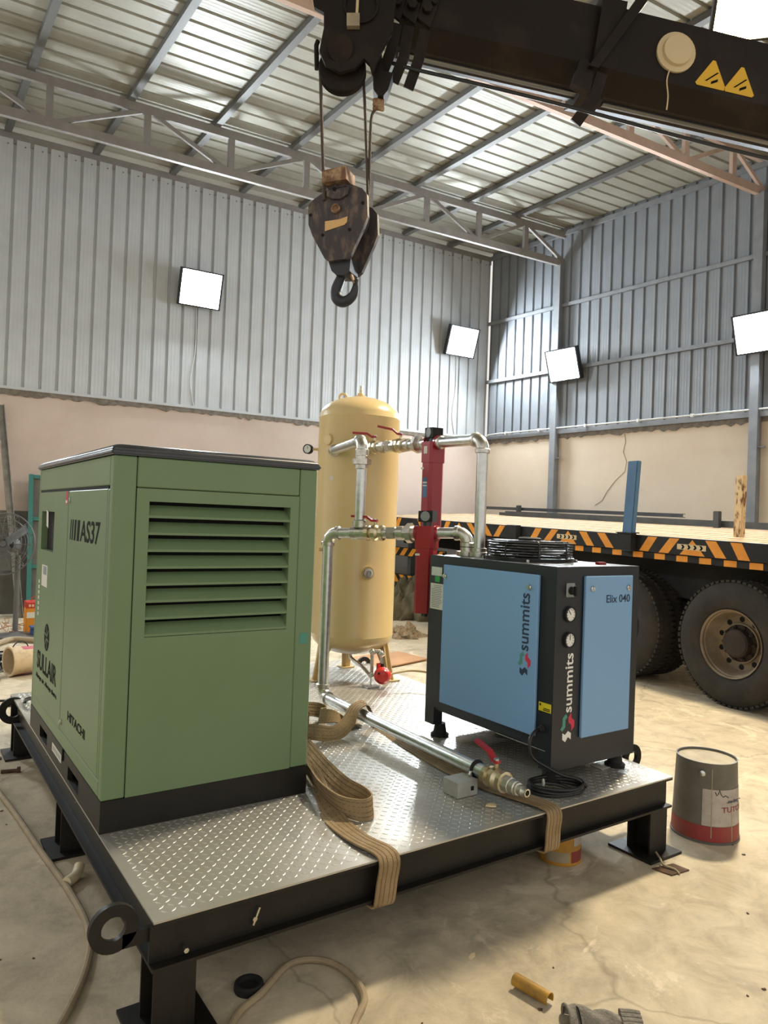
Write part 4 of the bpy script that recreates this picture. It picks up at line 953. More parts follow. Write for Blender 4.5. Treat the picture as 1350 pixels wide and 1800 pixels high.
# ------------------------------------------------------------------ flatbed trailer with hazard stripes
T0 = V((5.338, 0.732, 0)); _t = math.radians(6); TD = V((math.sin(_t), math.cos(_t), 0)); TN = V((TD.y, -TD.x, 0))
def T(s, w, z): return T0 + TD * s + TN * w + UP * z          # s along the side (left in the picture), w across, z up
def bz(s, w=0.0): return 1.437 + 0.0227 * s + 0.048 * w        # the bed leans a little
S0, S1, TWID = -4.2, 7.0, 2.40
tr = thing('flatbed_trailer', 'black flatbed trailer with orange hazard stripes along its side', 'trailer', tuple(T(1.5, 1.2, 0)))
def slab(s0, s1, w0, w1, za, zb_, name, m, parent=tr, tilt=True):
    vs = []
    for s in (s0, s1):
        for w in (w0, w1):
            for dz in (za, zb_): vs.append(T(s, w, (bz(s, w) if tilt else 0) + dz))
    return MB().add(vs, [(0, 1, 3, 2), (4, 6, 7, 5), (0, 4, 5, 1), (2, 3, 7, 6), (0, 2, 6, 4), (1, 5, 7, 3)]).build(name, m, parent, smooth=0)
side = slab(S0, S1, 0.0, 0.05, -0.157, 0.0, 'side_board', 'truck_black')
slab(S0, S1, TWID - 0.05, TWID, -0.157, 0.0, 'side_board', 'truck_black')
n = 14
for k in range(n):                                            # deck planks
    w0 = 0.05 + (TWID - 0.1) * k / n; slab(S0, S1, w0 + 0.002, w0 + (TWID - 0.1) / n - 0.002, -0.045, -0.004 + 0.003 * (k % 3), 'deck_plank', 'deck_wood')
slab(S0, 1.98, 0.02, 0.06, -0.222, -0.163, 'lower_rail', 'truck_black')
slab(1.98, S1, 0.02, 0.06, -0.222, -0.163, 'lower_rail', 'truck_black')
for w0 in (0.75, 1.55): slab(S0, S1, w0, w0 + 0.12, -0.50, -0.045, 'chassis_rail', 'truck_black')
for k in range(12): slab(S0 + 0.3 + k * 0.92, S0 + 0.36 + k * 0.92, 0.05, TWID - 0.05, -0.16, -0.045, 'cross_bearer', 'truck_black')
slab(S1 - 0.04, S1, 0.05, TWID - 0.05, -0.157, -0.003, 'end_board', 'truck_black')
# painted stripes: (top, bottom) positions along the side
stripe = [(5.848, 5.93), (5.261, 5.153), (4.466, 4.56), (3.965, 3.809), (3.64, 3.50), (3.241, 3.363), (2.555, 2.660), (2.274, 2.415), (1.833, 1.713), (1.566, 1.437),
          (0.889, 0.994), (0.634, 0.757), (0.246, 0.139), (-0.004, -0.086)]
for k in range(1, 3): stripe += [(a - 1.625 * k, b - 1.625 * k) for a, b in ((0.889, 0.994), (0.634, 0.757), (0.246, 0.139), (-0.004, -0.110))]
def paint(poly, name, m, parent, n0=-0.0015):
    """polygon of (s, dz) on the trailer side, a thin coat standing 1.5 mm proud."""
    a = [T(s, n0, bz(s) + dz) for s, dz in poly]; b_ = [T(s, 0.0005, bz(s) + dz) for s, dz in poly]; q = len(poly)
    return MB().add(a + b_, [tuple(range(q)), tuple(range(2 * q - 1, q - 1, -1))] + [(i, q + i, q + (i + 1) % q, (i + 1) % q) for i in range(q)]).build(name, m, parent, smooth=0)
for a, b_ in stripe: paint([(a - 0.055, -0.008), (a + 0.055, -0.008), (b_ + 0.055, -0.152), (b_ - 0.055, -0.152)], 'hazard_stripe', 'truck_orange', side)
for c in (0.436, 2.06, 4.20, -1.19, -2.81): paint([(c, -0.012), (c + 0.135, -0.152), (c - 0.135, -0.152)], 'hazard_triangle', 'truck_orange', side)
for c in (0.45, 2.085):
    st_ = paint([(c - 0.16, -0.055), (c + 0.15, -0.055), (c + 0.15, -0.105), (c - 0.16, -0.105)], 'reflector_sticker', 'cream', side, -0.004)
    for k in range(4):
        o = c + 0.105 - k * 0.066
        paint([(o, -0.060), (o - 0.022, -0.060), (o - 0.038, -0.080), (o - 0.022, -0.100), (o, -0.100), (o - 0.016, -0.080)], 'reflector_arrow', 'print_black', st_, -0.0055)
for s in (1.898, 1.641, 1.355, 1.081, 0.816, 0.56, 0.311, 0.06, -0.184, -0.44, -0.70, -0.96):
    a = [T(s + i * 0.062, 0.0185, bz(s) + dz) for i, dz in ((-1, -0.220), (1, -0.220), (1, -0.165), (-1, -0.165))]; b_ = [p + TN * 0.004 for p in a]
    MB().add(a + b_, [(0, 1, 2, 3), (7, 6, 5, 4), (0, 4, 5, 1), (1, 5, 6, 2), (2, 6, 7, 3), (3, 7, 4, 0)]).build('hazard_block', 'truck_orange', side, smooth=0)
# stake pocket with the blue post, plus a plain pocket
for s in (1.18, 2.97, 4.9, -2.2): slab(s - 0.09, s + 0.09, -0.075, -0.002, -0.155, 0.012, 'stake_pocket', 'truck_black')
slab(1.28, 1.08, -0.085, 0.03, 0.012, 0.022, 'pocket_rim', 'truck_black')
# lower side guards near the far end
for z0, z1, ph in ((0.945, 1.085, 1), (0.500, 0.645, -1)):
    gd = MB().add([T(s, w, z) for s in (5.0, 6.9) for w in (0.30, 0.34) for z in (z0, z1)], [(0, 1, 3, 2), (4, 6, 7, 5), (0, 4, 5, 1), (2, 3, 7, 6), (0, 2, 6, 4), (1, 5, 7, 3)]).build('side_guard', 'truck_black', tr, smooth=0)
    for k in range(7):
        c = 5.12 + k * 0.27; d_ = 0.07 * ph
        a = [T(c + e, 0.2985, z) for e, z in ((-0.07 + d_, z0 + 0.008), (0.07 + d_, z0 + 0.008), (0.07 - d_, z1 - 0.008), (-0.07 - d_, z1 - 0.008))]; b_ = [p + TN * 0.003 for p in a]
        MB().add(a + b_, [(0, 1, 2, 3), (7, 6, 5, 4), (0, 4, 5, 1), (1, 5, 6, 2), (2, 6, 7, 3), (3, 7, 4, 0)]).build('hazard_stripe', 'truck_orange', gd, smooth=0)
for s in (5.45, 6.10): 
    MB().add([T(s + e, w, z) for e in (-0.05, 0.05) for w in (0.345, 0.43) for z in (0.45, bz(s) - 0.12)], [(0, 1, 3, 2), (4, 6, 7, 5), (0, 4, 5, 1), (2, 3, 7, 6), (0, 2, 6, 4), (1, 5, 7, 3)]).build('guard_post', 'steel_dark', tr, smooth=0)
# wheels: tyre, rim, hub with bolts
def ring_mesh(prof, n=56): return MB().lathe(prof, (0, 0, 0), (0, 0, 1), n, closed=True)
RT = 0.545
tyre_m = ring_mesh([(0.285, 0.03), (0.32, 0.0), (0.40, -0.012), (0.47, 0.0), (0.525, 0.022), (RT, 0.05), (RT, 0.10), (RT - 0.012, 0.105), (RT - 0.012, 0.117), (RT, 0.122), (RT, 0.17), (RT, 0.22), (0.525, 0.25), (0.47, 0.27), (0.32, 0.27), (0.285, 0.24)]).mesh('tyre', 'tyre', 40)
lugs_ = MB()
for k in range(64):
    a = 2 * PI * k / 64
    for z0, z1 in ((0.022, 0.085), (0.185, 0.248)):
        c, s_ = math.cos(a), math.sin(a); Rm = Matrix(((c, -s_, 0), (s_, c, 0), (0, 0, 1)))
        lugs_.box(Rm @ V((RT - 0.002, 0, (z0 + z1) / 2)), (0.020, 0.034, z1 - z0), Rm)
lugs_m = lugs_.mesh('tread_blocks', 'tyre', 0)
rim_m = ring_mesh([(0.285, 0.012), (0.298, 0.0), (0.292, 0.03), (0.272, 0.04), (0.262, 0.13), (0.235, 0.165), (0.125, 0.168), (0.125, 0.178), (0.24, 0.178), (0.272, 0.15), (0.285, 0.05)]).mesh('rim', 'rim', 35)
hub_m = MB().lathe([(0.160, 0.17), (0.160, 0.145), (0.128, 0.135), (0.122, 0.075), (0.105, 0.062), (0.0, 0.058)], (0, 0, 0), (0, 0, 1), 32).mesh('hub', 'hub', 30)
ringh = MB().lathe([(0.162, 0.140), (0.174, 0.140), (0.174, 0.168), (0.162, 0.168)], (0, 0, 0), (0, 0, 1), 40, closed=True).mesh('hub_ring', 'rim', 30)
nut_m = MB().lathe([(0.016, 0), (0.016, -0.03), (0.008, -0.032), (0.008, -0.045), (0, -0.045)], (0, 0, 0), (0, 0, 1), 6).mesh('wheel_nut', 'hub', 0)
hole_m = MB().cyl((0, 0, 0), (0, 0, -0.002), 0.024, n=18).mesh('hand_hole', 'void_black', 0)
WX = Matrix((TD, TD.cross(TN) * 1.0, TN)).transposed()
def wheel(s, w, full=True):
    Mx = Matrix((TD, TN.cross(TD), TN)).transposed().to_4x4(); Mx.translation = T(s, w, RT + 0.008)
    t = put('wheel', tyre_m, tr); t.matrix_parent_inverse = Matrix.Identity(4); t.matrix_local = Matrix.Translation(-V(tr['_o'])) @ Mx
    put('tread_blocks', lugs_m, t, kind='stuff')
    if full:
        put('rim', rim_m, t); put('hub', hub_m, t); put('hub_ring', ringh, t)
        for k in range(10):
            a = 2 * PI * k / 10
            o = put('wheel_nut', nut_m, t); o.location = (0.144 * math.cos(a), 0.144 * math.sin(a), 0.145)
            o = put('hand_hole', hole_m, t); o.location = (0.208 * math.cos(a + 0.3), 0.208 * math.sin(a + 0.3), 0.1645)
    return t
wheel(0.05, 0.03); wheel(1.37, 0.03); wheel(0.05, 0.34, False); wheel(1.37, 0.34, False); wheel(-1.27, 0.03)
for s in (0.05, 1.37, -1.27):
    MB().cyl(T(s, 0.2, RT), T(s, 2.2, RT), 0.07, n=12).build('axle', 'truck_black', tr)
slab(-2.2, 2.6, 0.70, 0.86, -0.75, -0.50, 'spring_hanger', 'truck_black')
fl_ = slab(-1.9, 2.1, 0.40, 0.44, -0.62, -0.22, 'inner_valance', 'truck_black')
# posts and steel lying on the bed
def post(name, s, w, z0, z1, a, b_, lean, m, label, cat='post'):
    o = MB(); base = T(s, w, z0); top = T(s + lean, w, z1)
    vs = [p + TD * (i * a / 2) + TN * (j * b_ / 2) for p in (base, top) for i, j in ((-1, -1), (1, -1), (1, 1), (-1, 1))]
    o.add(vs, [(3, 2, 1, 0), (4, 5, 6, 7)] + [(k, (k + 1) % 4, 4 + (k + 1) % 4, 4 + k) for k in range(4)])
    me = o.mesh(name, m, 0); bm = bmesh.new(); bm.from_mesh(me); bmesh.ops.bevel(bm, geom=bm.edges[:], offset=0.006, segments=2, affect='EDGES'); bm.to_mesh(me); bm.free()
    return tag(put(name, me), label, cat)
post('stake_post', 1.165, -0.038, 1.30, 2.19, 0.125, 0.06, -0.06, 'post_blue', 'blue painted steel post leaning in the trailer side pocket')
post('stake_post', 0.40, 0.60, bz(0.40, 0.6) + 0.001, 2.06, 0.085, 0.06, -0.01, 'rusty', 'rust speckled cream post standing on the trailer bed')
post('stake_post', 5.54, 2.10, bz(5.54, 2.1) + 0.001, 1.845, 0.075, 0.06, 0, 'steel_dark', 'short dark post at the left end of the steel on the trailer bed')
post('stake_post', 1.64, 1.93, bz(1.64, 1.93) + 0.001, 1.765, 0.085, 0.05, 0, 'steel_dark', 'short dark post at the right of the steel on the trailer bed')
def channel(s0, s1, w, z0, h, wd_, m, label):
    vs = []
    o = MB(); q = [(0, 0), (wd_, 0), (wd_, 0.008), (0.008, 0.008), (0.008, h - 0.008), (wd_, h - 0.008), (wd_, h), (0, h)]
    a = T(s0, w, bz(s0, w) + z0); b_ = T(s1, w, bz(s1, w) + z0)
    o.prism(q, a, TN, UP, b_ - a)
    return tag(o.build('steel_channel', m, smooth=0), label, 'steel channel')
channel(-1.6, 5.75, 1.98, 0.006, 0.078, 0.05, 'steel_dark', 'long grey steel channel lying along the far side of the trailer bed')
channel(2.3, 6.75, 2.14, 0.095, 0.05, 0.05, 'steel_dark', 'thin dark steel channel raised on the trailer bed left of the column')
channel(3.8, 6.0, 2.05, 0.006, 0.05, 0.04, 'steel_dark', 'short dark steel channel beneath the thin raised one')

# ------------------------------------------------------------------ crane boom, hook block and ropes
DP = 3.70; PXM = 1271.6 / DP
def G(px, py, toward=0.0):
    """drawing plane of the hook, square to the view and 3.7 m off; toward = metres nearer the camera side."""
    return CAMP + (CF + CR * ((px - 675) / 1271.6) - CU * ((py - 900) / 1271.6)) * (DP - toward)
boom = thing('crane_boom', 'dark brown telescopic crane boom reaching in from the upper right', 'crane boom', tuple(G(1350, 246)))
ba, bb = G(700, 93, -0.14), G(1350, 243, -0.34); bdir = (bb - ba).normalized(); bup = (CU - bdir * CU.dot(bdir)).normalized(); bnr = -bdir.cross(bup).normalized()
if bnr.dot(-CF) < 0: bnr = -bnr
def hexsec(h, w): return [(h, w * 0.75), (h * 0.92, w), (h * 0.15, w), (0, w * 0.30), (0, -w * 0.30), (h * 0.15, -w), (h * 0.92, -w), (h, -w * 0.75)]
def bsec(x0, x1, h, w, drop, name, m='boom'):
    o = ba + bdir * x0 - bup * drop
    return MB().prism([(p[1], p[0]) for p in hexsec(h, w)], o, bnr, bup, bdir * (x1 - x0)).build(name, m, boom, smooth=0)
bsec(-0.02, 1.12, 0.400, 0.17, 0.0, 'inner_section')
outer = bsec(1.08, 4.6, 0.425, 0.19, 0.020, 'outer_section')
bsec(0.99, 1.12, 0.470, 0.215, 0.040, 'collar')
bsec(0.0, 1.06, 0.010, 0.018, 0.009, 'wear_strip', 'boom_edge'); bsec(1.14, 4.6, 0.010, 0.018, 0.029, 'wear_strip', 'boom_edge')
bpt = lambda x, y, n=0.0: ba + bdir * x + bup * y + bnr * n
# round cover, cable, warning signs on the outer section
cv = MB().lathe([(0.105, 0), (0.105, 0.012), (0.080, 0.016), (0.076, 0.034), (0, 0.040)], bpt(1.425, 0.205, 0.19), bnr, 30).build('round_cover', 'cream', boom)
MB().tube([bpt(1.405, 0.11, 0.20), bpt(1.40, 0.05, 0.197), bpt(1.42, -0.03, 0.197), bpt(1.425, -0.10, 0.195)], 0.004, 6, smooth=4).build('dangling_wire', 'cream', boom)
for x in (1.64, 1.80):
    q = bpt(x, 0.068, 0.1915)
    sg = MB().prism([(-0.075, 0), (0.075, 0), (0.085, 0.012), (0.008, 0.145), (-0.008, 0.145), (-0.085, 0.012)], q, bdir, bup, bnr * 0.002).build('warning_sign', 'sign_yellow', boom, smooth=0)
    s2_ = MB(); bar(s2_, q + bdir * -0.03 + bup * 0.03 + bnr * 0.003, q + bdir * 0.03 + bup * 0.085 + bnr * 0.003, 0.010, 0.001, bdir); bar(s2_, q + bdir * 0.0 + bup * 0.025 + bnr * 0.003, q + bdir * 0.035 + bup * 0.045 + bnr * 0.003, 0.014, 0.001, bup)
    s2_.build('sign_symbol', 'print_black', sg, smooth=0)
# flat catch brackets hanging from the section ends
def bracket(x, y0, x1, y1, x2, y2, wd_=0.055, nn=0.17):
    MB().ribbon([bpt(x, y0, nn), bpt(x1, y1, nn), bpt(x2, y2, nn - 0.05)], [bdir] * 3, wd_, 0.022).build('hanging_bracket', 'boom', boom, smooth=0)
bracket(-0.035, 0.03, -0.04, -0.12, -0.064, -0.20); bracket(0.03, 0.03, 0.03, -0.13, 0.0, -0.235); bracket(0.115, 0.03, 0.105, -0.13, 0.08, -0.25); bracket(1.05, 0.0, 1.03, -0.125, 0.968, -0.25, 0.06, 0.20)
for x in (-0.09, -0.012, 0.066):
    MB().prism([(0, 0.075), (0.07, 0.04), (0.12, 0.36), (0, 0.36)], bpt(x, 0, 0.172), bdir, bup, bnr * 0.018).build('end_plate', 'boom', boom, smooth=0)
    MB().cyl(bpt(x + 0.040, 0.125, 0.19), bpt(x + 0.040, 0.125, 0.215), 0.026, n=6).build('adjuster_nut', 'boom', boom)
    MB().cyl(bpt(x + 0.070, 0.165, 0.19), bpt(x + 0.070, 0.165, 0.21), 0.013, n=6).build('adjuster_nut', 'boom', boom)
MB().prism([(0, 0), (0.05, 0.0), (0.25, 0.40), (0.19, 0.40)], bpt(0.965, 0.0, 0.215), bdir, bup, bnr * 0.03).build('collar_rib', 'boom', boom, smooth=0)
MB().prism([(0.0, -0.06), (0.10, -0.09), (0.10, 0.04), (0.05, 0.08), (0.02, 0.08)], bpt(0.90, -0.03, 0.17), bdir, bup, bnr * 0.05).build('collar_hook', 'boom', boom, smooth=0)
# boom head with sheave
head = [(555, -30), (700, -30), (690, 60), (668, 100), (655, 135), (650, 118), (640, 108), (625, 125), (598, 132), (572, 118), (562, 95), (570, 55), (570, 28), (553, 18), (551, 6)]
for tw in (0.16, -0.10):
    pv = [G(x, y, tw) for x, y in head]
    q = len(pv); MB().add(pv + [p - CF * 0.025 for p in pv], [tuple(range(q)), tuple(range(2 * q - 1, q - 1, -1))] + [(i, q + i, q + (i + 1) % q, (i + 1) % q) for i in range(q)]).build('head_plate', 'boom', boom, smooth=0)
for tw in (0.10, 0.0):
    MB().lathe([(0.112, -0.028), (0.118, -0.022), (0.098, -0.006), (0.098, 0.006), (0.118, 0.022), (0.112, 0.028)], G(602, 124, tw), -CF, 40).build('sheave', 'boom', boom)
MB().cyl(G(598, 84, -0.15), G(598, 84, 0.21), 0.036, n=18).build('sheave_pin', 'boom', boom)
MB().cyl(G(598, 84, 0.205), G(598, 84, 0.215), 0.060, n=24).build('pin_washer', 'boom', boom)
MB().lathe([(0.075, 0), (0.085, 0.0), (0.085, 0.012), (0.075, 0.012)], G(635, 12, 0.186), -CF, 30, closed=True).build('cast_ring', 'boom', boom)
MB().tube([G(559, 72, 0.1), G(556, 80, 0.1), G(557, 122, 0.1)], 0.012, 8).build('rope_guard', 'boom', boom)
lm = MB(); lm.box(G(621, 38, 0.195), (0.062, 0.035, 0.062), Matrix((CR, -CF, CU)).transposed()); lk = lm.build('limit_switch', 'can_lid', boom, smooth=0)
MB().tube([G(627, 28, 0.2), G(628, 12, 0.2), G(629, -10, 0.2)], 0.007, 6).build('switch_wire', 'cream', lk)
# wedge socket with rope clamps
MB().cyl(G(661, 97, 0.12), G(661, 97, 0.0), 0.030, n=16).build('socket_pin', 'boom', boom)
ws = [(650, 98), (671, 95), (674, 124), (691, 128), (684, 152), (682, 158), (674, 168), (664, 168), (657, 158), (656, 150), (656, 125)]
pv = [G(x, y, 0.10) for x, y in ws]; q = len(pv)
wk = MB().add(pv + [p + CF * 0.09 for p in pv], [tuple(range(q)), tuple(range(2 * q - 1, q - 1, -1))] + [(i, q + i, q + (i + 1) % q, (i + 1) % q) for i in range(q)]).build('wedge_socket', 'boom', boom, smooth=0)
for y in (177, 184, 191):
    MB().tube([G(657, y, 0.06), G(664, y - 1, 0.075), G(674, y + 1, 0.06)], 0.011, 6).build('rope_clamp', 'hook_rust', wk)
# ropes
ropes = thing('hoist_rope', 'brown wire hoist rope in three falls between boom head and hook block', 'wire rope', tuple(G(607, 345)))
MB().tube([G(563, 118, 0.10), G(565, 200, 0.10), G(570, 352, 0.06)], 0.0085, 8).build('rope_fall', 'rope', ropes)
MB().tube([G(638, 122, 0.05), G(642, 200, 0.05), G(647, 352, 0.0)], 0.0075, 8).build('rope_fall', 'rope', ropes)
MB().tube([G(668, 168, 0.055), G(664, 188, 0.055), G(654, 202, 0.05), G(651, 240, 0.05), G(648, 352, -0.02)], 0.0075, 8, smooth=4).build('rope_fall', 'rope', ropes)
# hook block: turned a little so that its right flank shows
hb = thing('hook_block', 'worn black and rust hook block with a steel crane hook', 'hook block', tuple(G(607, 530)))
yw = math.radians(20); HR = (CR * math.cos(yw) - CF * math.sin(yw)).normalized(); HN = (-CF * math.cos(yw) - CR * math.sin(yw)).normalized()
HO = G(607, 396); hq = lambda px, py, n=0.0: HO + HR * ((px - 607) / PXM / math.cos(yw)) - CU * ((py - 390) / PXM) + HN * n
cheek = [(553, 358), (561, 350), (586, 337), (630, 334), (648, 344), (656, 355), (657, 392), (650, 410), (628, 455), (621, 460), (588, 460), (582, 455), (560, 412), (553, 392)]
def slabpoly(poly, n0, n1, name, m, parent):
    a = [hq(x, y, n0) for x, y in poly]; b_ = [hq(x, y, n1) for x, y in poly]; q = len(a)
    me = MB().add(a + b_, [tuple(range(q)), tuple(range(2 * q - 1, q - 1, -1))] + [(i, q + i, q + (i + 1) % q, (i + 1) % q) for i in range(q)])
    return me.build(name, m, parent, smooth=0)
c1 = slabpoly(cheek, 0.085, 0.060, 'cheek_plate', 'hook_paint', hb)
slabpoly([(x, y + 14) for x, y in cheek], -0.060, -0.085, 'cheek_plate', 'hook_paint', hb)
slabpoly([(588, 340), (628, 340), (624, 352), (612, 358), (598, 356), (588, 350)], 0.100, 0.085, 'top_lug', 'hook_paint', hb)
slabpoly([(583, 309), (624, 307), (626, 330), (583, 330)], 0.125, 0.0, 'counterweight', 'hook_rust', hb)
slabpoly([(590, 330), (620, 330), (620, 345), (590, 345)], 0.085, 0.0, 'weight_neck', 'hook_paint', hb)
MB().lathe([(0.125, -0.03), (0.132, -0.024), (0.105, -0.006), (0.105, 0.006), (0.132, 0.024), (0.125, 0.03)], hq(605, 378, 0.0), HN, 40).build('sheave', 'hook_steel', hb)
MB().cyl(hq(603, 372, -0.095), hq(603, 372, 0.095), 0.022, n=16).build('sheave_pin', 'hook_rust', hb)
MB().lathe([(0.016, 0), (0.024, 0), (0.024, 0.005), (0.016, 0.005)], hq(603, 373, 0.0945), HN, 24, closed=True).build('pin_ring', 'hook_rust', c1)
for x, y in ((557, 376), (649, 369), (579, 414), (626, 411)): MB().cyl(hq(x, y, 0.085), hq(x, y, 0.088), 0.008, n=12).build('bolt_hole', 'void_black', c1)
MB().cyl(hq(602, 340, 0.100), hq(602, 340, 0.102), 0.011, n=14).build('bolt_hole', 'void_black', c1)
slabpoly([(583, 391), (609, 391), (623, 388), (622, 398), (617, 402), (600, 405), (583, 408)], 0.088, 0.085, 'load_plate', 'plate_tag', c1)
slabpoly([(584, 455), (624, 455), (622, 478), (612, 484), (598, 482), (590, 474)], 0.055, -0.055, 'crosshead', 'hook_steel', hb)
hk = [hq(601, 478), hq(596, 488), hq(591, 500), hq(590, 510), hq(594, 519), hq(602, 524), hq(612, 522), hq(621, 514), hq(625, 503), hq(626, 493), hq(628, 487)]
hks = spline(hk, 4); nn_ = len(hks); rr = [0.022 + 0.008 * math.sin(PI * min(1, i / (nn_ * 0.72))) - (0.016 * max(0, (i / nn_ - 0.72) / 0.28)) for i in range(nn_)]
hko = MB().tube(hks, rr, 14).build('hook', 'hook_steel', hb, smooth=60)
MB().ribbon([hq(617, 468, 0.01), hq(620, 480, 0.012), hq(625, 496, 0.012)], [HN] * 3, 0.03, 0.008).build('safety_latch', 'hook_rust', hb, smooth=0)
# black cable slung under the boom
cbm = MB().tube([G(672, 106, 0.0), G(725, 121, 0.02), G(850, 150, 0.05), G(998, 187, 0.06), G(1087, 211, 0.06), G(1202, 242, 0.05), G(1350, 279, 0.02), G(1700, 365, 0.0)], 0.0095, 8, smooth=5).build('boom_cable', 'cable_black')
tag(cbm, 'thin black cable slung below the crane boom', 'cable')

# ------------------------------------------------------------------ things on the floor, right side
cn = thing('paint_pail', 'upturned grey, white and red paint pail on the floor right of the skid', 'pail', (2.80, -0.60, 0), )
pc = V((2.80, -0.60, 0)); hp = 0.385; r0, r1 = 0.158, 0.142          # wide rim down, base up
rad = lambda z: r0 + (r1 - r0) * z / hp
def band(z0, z1, name, m, extra=0.0):
    MB().lathe([(rad(z0) + extra, z0), (rad(z1) + extra, z1)], pc, (0, 0, 1), 48).build(name, m, cn, smooth=60)
b_ = MB().lathe([(r0 + 0.004, 0.0), (r0 + 0.004, 0.010), (rad(0.012), 0.012), (r1, hp - 0.004), (r1 + 0.002, hp), (r1 - 0.004, hp), (r1 - 0.006, hp - 0.012), (0.0, hp - 0.012)], pc, (0, 0, 1), 72).build('pail_body', 'can_grey', cn, smooth=30)
band_ = lambda a, b2, z0, z1, m, name: MB().add([pc + V((math.cos(t) * (rad(z) + 0.0012), math.sin(t) * (rad(z) + 0.0012), z)) for z in (z0, z1) for t in [a + (b2 - a) * i / 72 for i in range(73)]],
        [(i, i + 1, 74 + i, 73 + i) for i in range(72)]).build(name, m, cn, smooth=60)
band_(math.radians(120), math.radians(480), 0.012, 0.085, 'can_red', 'red_band')
band_(math.radians(206), math.radians(330), 0.087, 0.262, 'can_white', 'white_label')
MB().lathe([(r1 - 0.008, hp - 0.0115), (0, hp - 0.010)], pc, (0, 0, 1), 40).build('base_disc', 'can_lid', cn)
hd_ = radial(205); q = pc + hd_ * rad(0.335) + UP * 0.335
MB().lathe([(0.014, -0.004), (0.014, 0.008), (0.006, 0.012), (0, 0.012)], q, hd_, 12).build('handle_ear', 'galv', cn)
sm_ = MB()
for t, z0, z1 in ((222, 0.03, 0.36), (262, 0.012, 0.20)):
    bar(sm_, pc + radial(t) * (rad(z0) + 0.0016) + UP * z0, pc + radial(t) * (rad(z1) + 0.0016) + UP * z1, 0.004, 0.0006, radial(t + 90))
sm_.build('paint_drips', 'can_lid', cn, smooth=0, kind='stuff')
scr = [(228, 0.252), (231, 0.235), (234, 0.245), (236, 0.262), (239, 0.240), (243, 0.230), (248, 0.236), (254, 0.226)]
MB().tube([pc + radial(t) * (rad(z) + 0.001) + UP * z for t, z in scr], 0.0022, 5).build('marker_scribble', 'print_black', cn)
# upside-down lettering wrapped round the label
def wrap_text(s, t0, zc, w, h, m, name, flip=True):
    o = text(name, s, (0, 0, 0), (1, 0, 0), (0, 1, 0), w, h, m, cn, bold=0.01)
    for v in o.data.vertices:
        x, y = (w - v.co.x, h - v.co.y) if flip else (v.co.x, v.co.y)
        z_ = zc - h / 2 + y; t = math.radians(t0) + x / rad(z_); rr_ = rad(z_) + 0.0022 + v.co.z * 0.5
        v.co = pc + V((math.cos(t) * rr_, math.sin(t) * rr_, z_))
wrap_text('TUTCU', 240, 0.168, 0.150, 0.026, 'can_red', 'label_text', False); wrap_text('Super', 250, 0.205, 0.09, 0.022, 'print_navy', 'label_text')
# yellow tin under the skid
yc = V((1.935, -0.42, 0)); yt = thing('paint_tin', 'dirty yellow and red paint tin standing under the skid front edge', 'tin', tuple(yc))
MB().lathe([(0.096, 0), (0.098, 0.006), (0.094, 0.010), (0.094, 0.178), (0.098, 0.182), (0.098, 0.190), (0.088, 0.190), (0.086, 0.180), (0, 0.180)], yc, (0, 0, 1), 36).build('tin_body', 'can_yellow', yt, smooth=30)
def tin_band(a, b2, z0, z1, m, name):
    MB().add([yc + V((math.cos(t) * 0.0948, math.sin(t) * 0.0948, z)) for z in (z0, z1) for t in [math.radians(a + (b2 - a) * i / 16) for i in range(17)]], [(i, i + 1, 18 + i, 17 + i) for i in range(16)]).build(name, m, yt, smooth=60)
tin_band(255, 340, 0.012, 0.062, 'can_red', 'red_band'); tin_band(262, 312, 0.085, 0.150, 'can_white', 'paper_label'); tin_band(185, 250, 0.015, 0.060, 'can_lid', 'pale_band')
# loose plate and string by the right leg
lp_ = MB().prism([(0, 0), (0.125, -0.02), (0.135, -0.095), (0.02, -0.085)], (2.21, -0.715, 0.0005), (1, 0, 0), (0, 1, 0), (0, 0, 0.005)).build('shim_plate', 'rust_brown', smooth=0)
tag(lp_, 'small loose steel shim plate lying in front of the right skid leg', 'steel plate')
sg_ = MB().tube([(2.315, -0.66, 0.03), (2.29, -0.70, 0.022), (2.265, -0.735, 0.014), (2.28, -0.78, 0.010), (2.27, -0.81, 0.005)], 0.005, 6, smooth=4).build('twine', 'cable_grey')
tag(sg_, 'frayed piece of twine across the right leg foot plate', 'twine')
# bamboo-like split tube, rag, cap, elbow
a, b_ = V((1.095, -0.985, 0.0)), V((1.118, -1.118, 0.0)); ax = (b_ - a).normalized(); sd = ax.cross(UP)
bt = MB(); n = 14; R_ = 0.021
vs = []
for p in (a, a + (b_ - a) * 0.5, b_):
    for rr_ in (R_, R_ - 0.003):
        for k in range(n + 1):
            t = math.radians(-35 + 250 * k / n); vs.append(p + sd * (rr_ * math.cos(t)) + UP * (rr_ * math.sin(t) + 0.0215))
m_ = n + 1; fs = []
for j in range(2):
    o0 = j * 2 * m_; o1 = (j + 1) * 2 * m_
    for k in range(n): fs += [(o0 + k, o0 + k + 1, o1 + k + 1, o1 + k), (o0 + m_ + k, o1 + m_ + k, o1 + m_ + k + 1, o0 + m_ + k + 1)]
    fs += [(o0, o1, o1 + m_, o0 + m_), (o0 + n, o0 + m_ + n, o1 + m_ + n, o1 + n)]
for o0 in (0, 4 * m_):
    for k in range(n): fs.append((o0 + k, o0 + m_ + k, o0 + m_ + k + 1, o0 + k + 1))
tb = bt.add(vs, fs).build('split_tube', 'bamboo', smooth=50)
tag(tb, 'yellow brown split tube lying on the bare floor in front', 'tube')
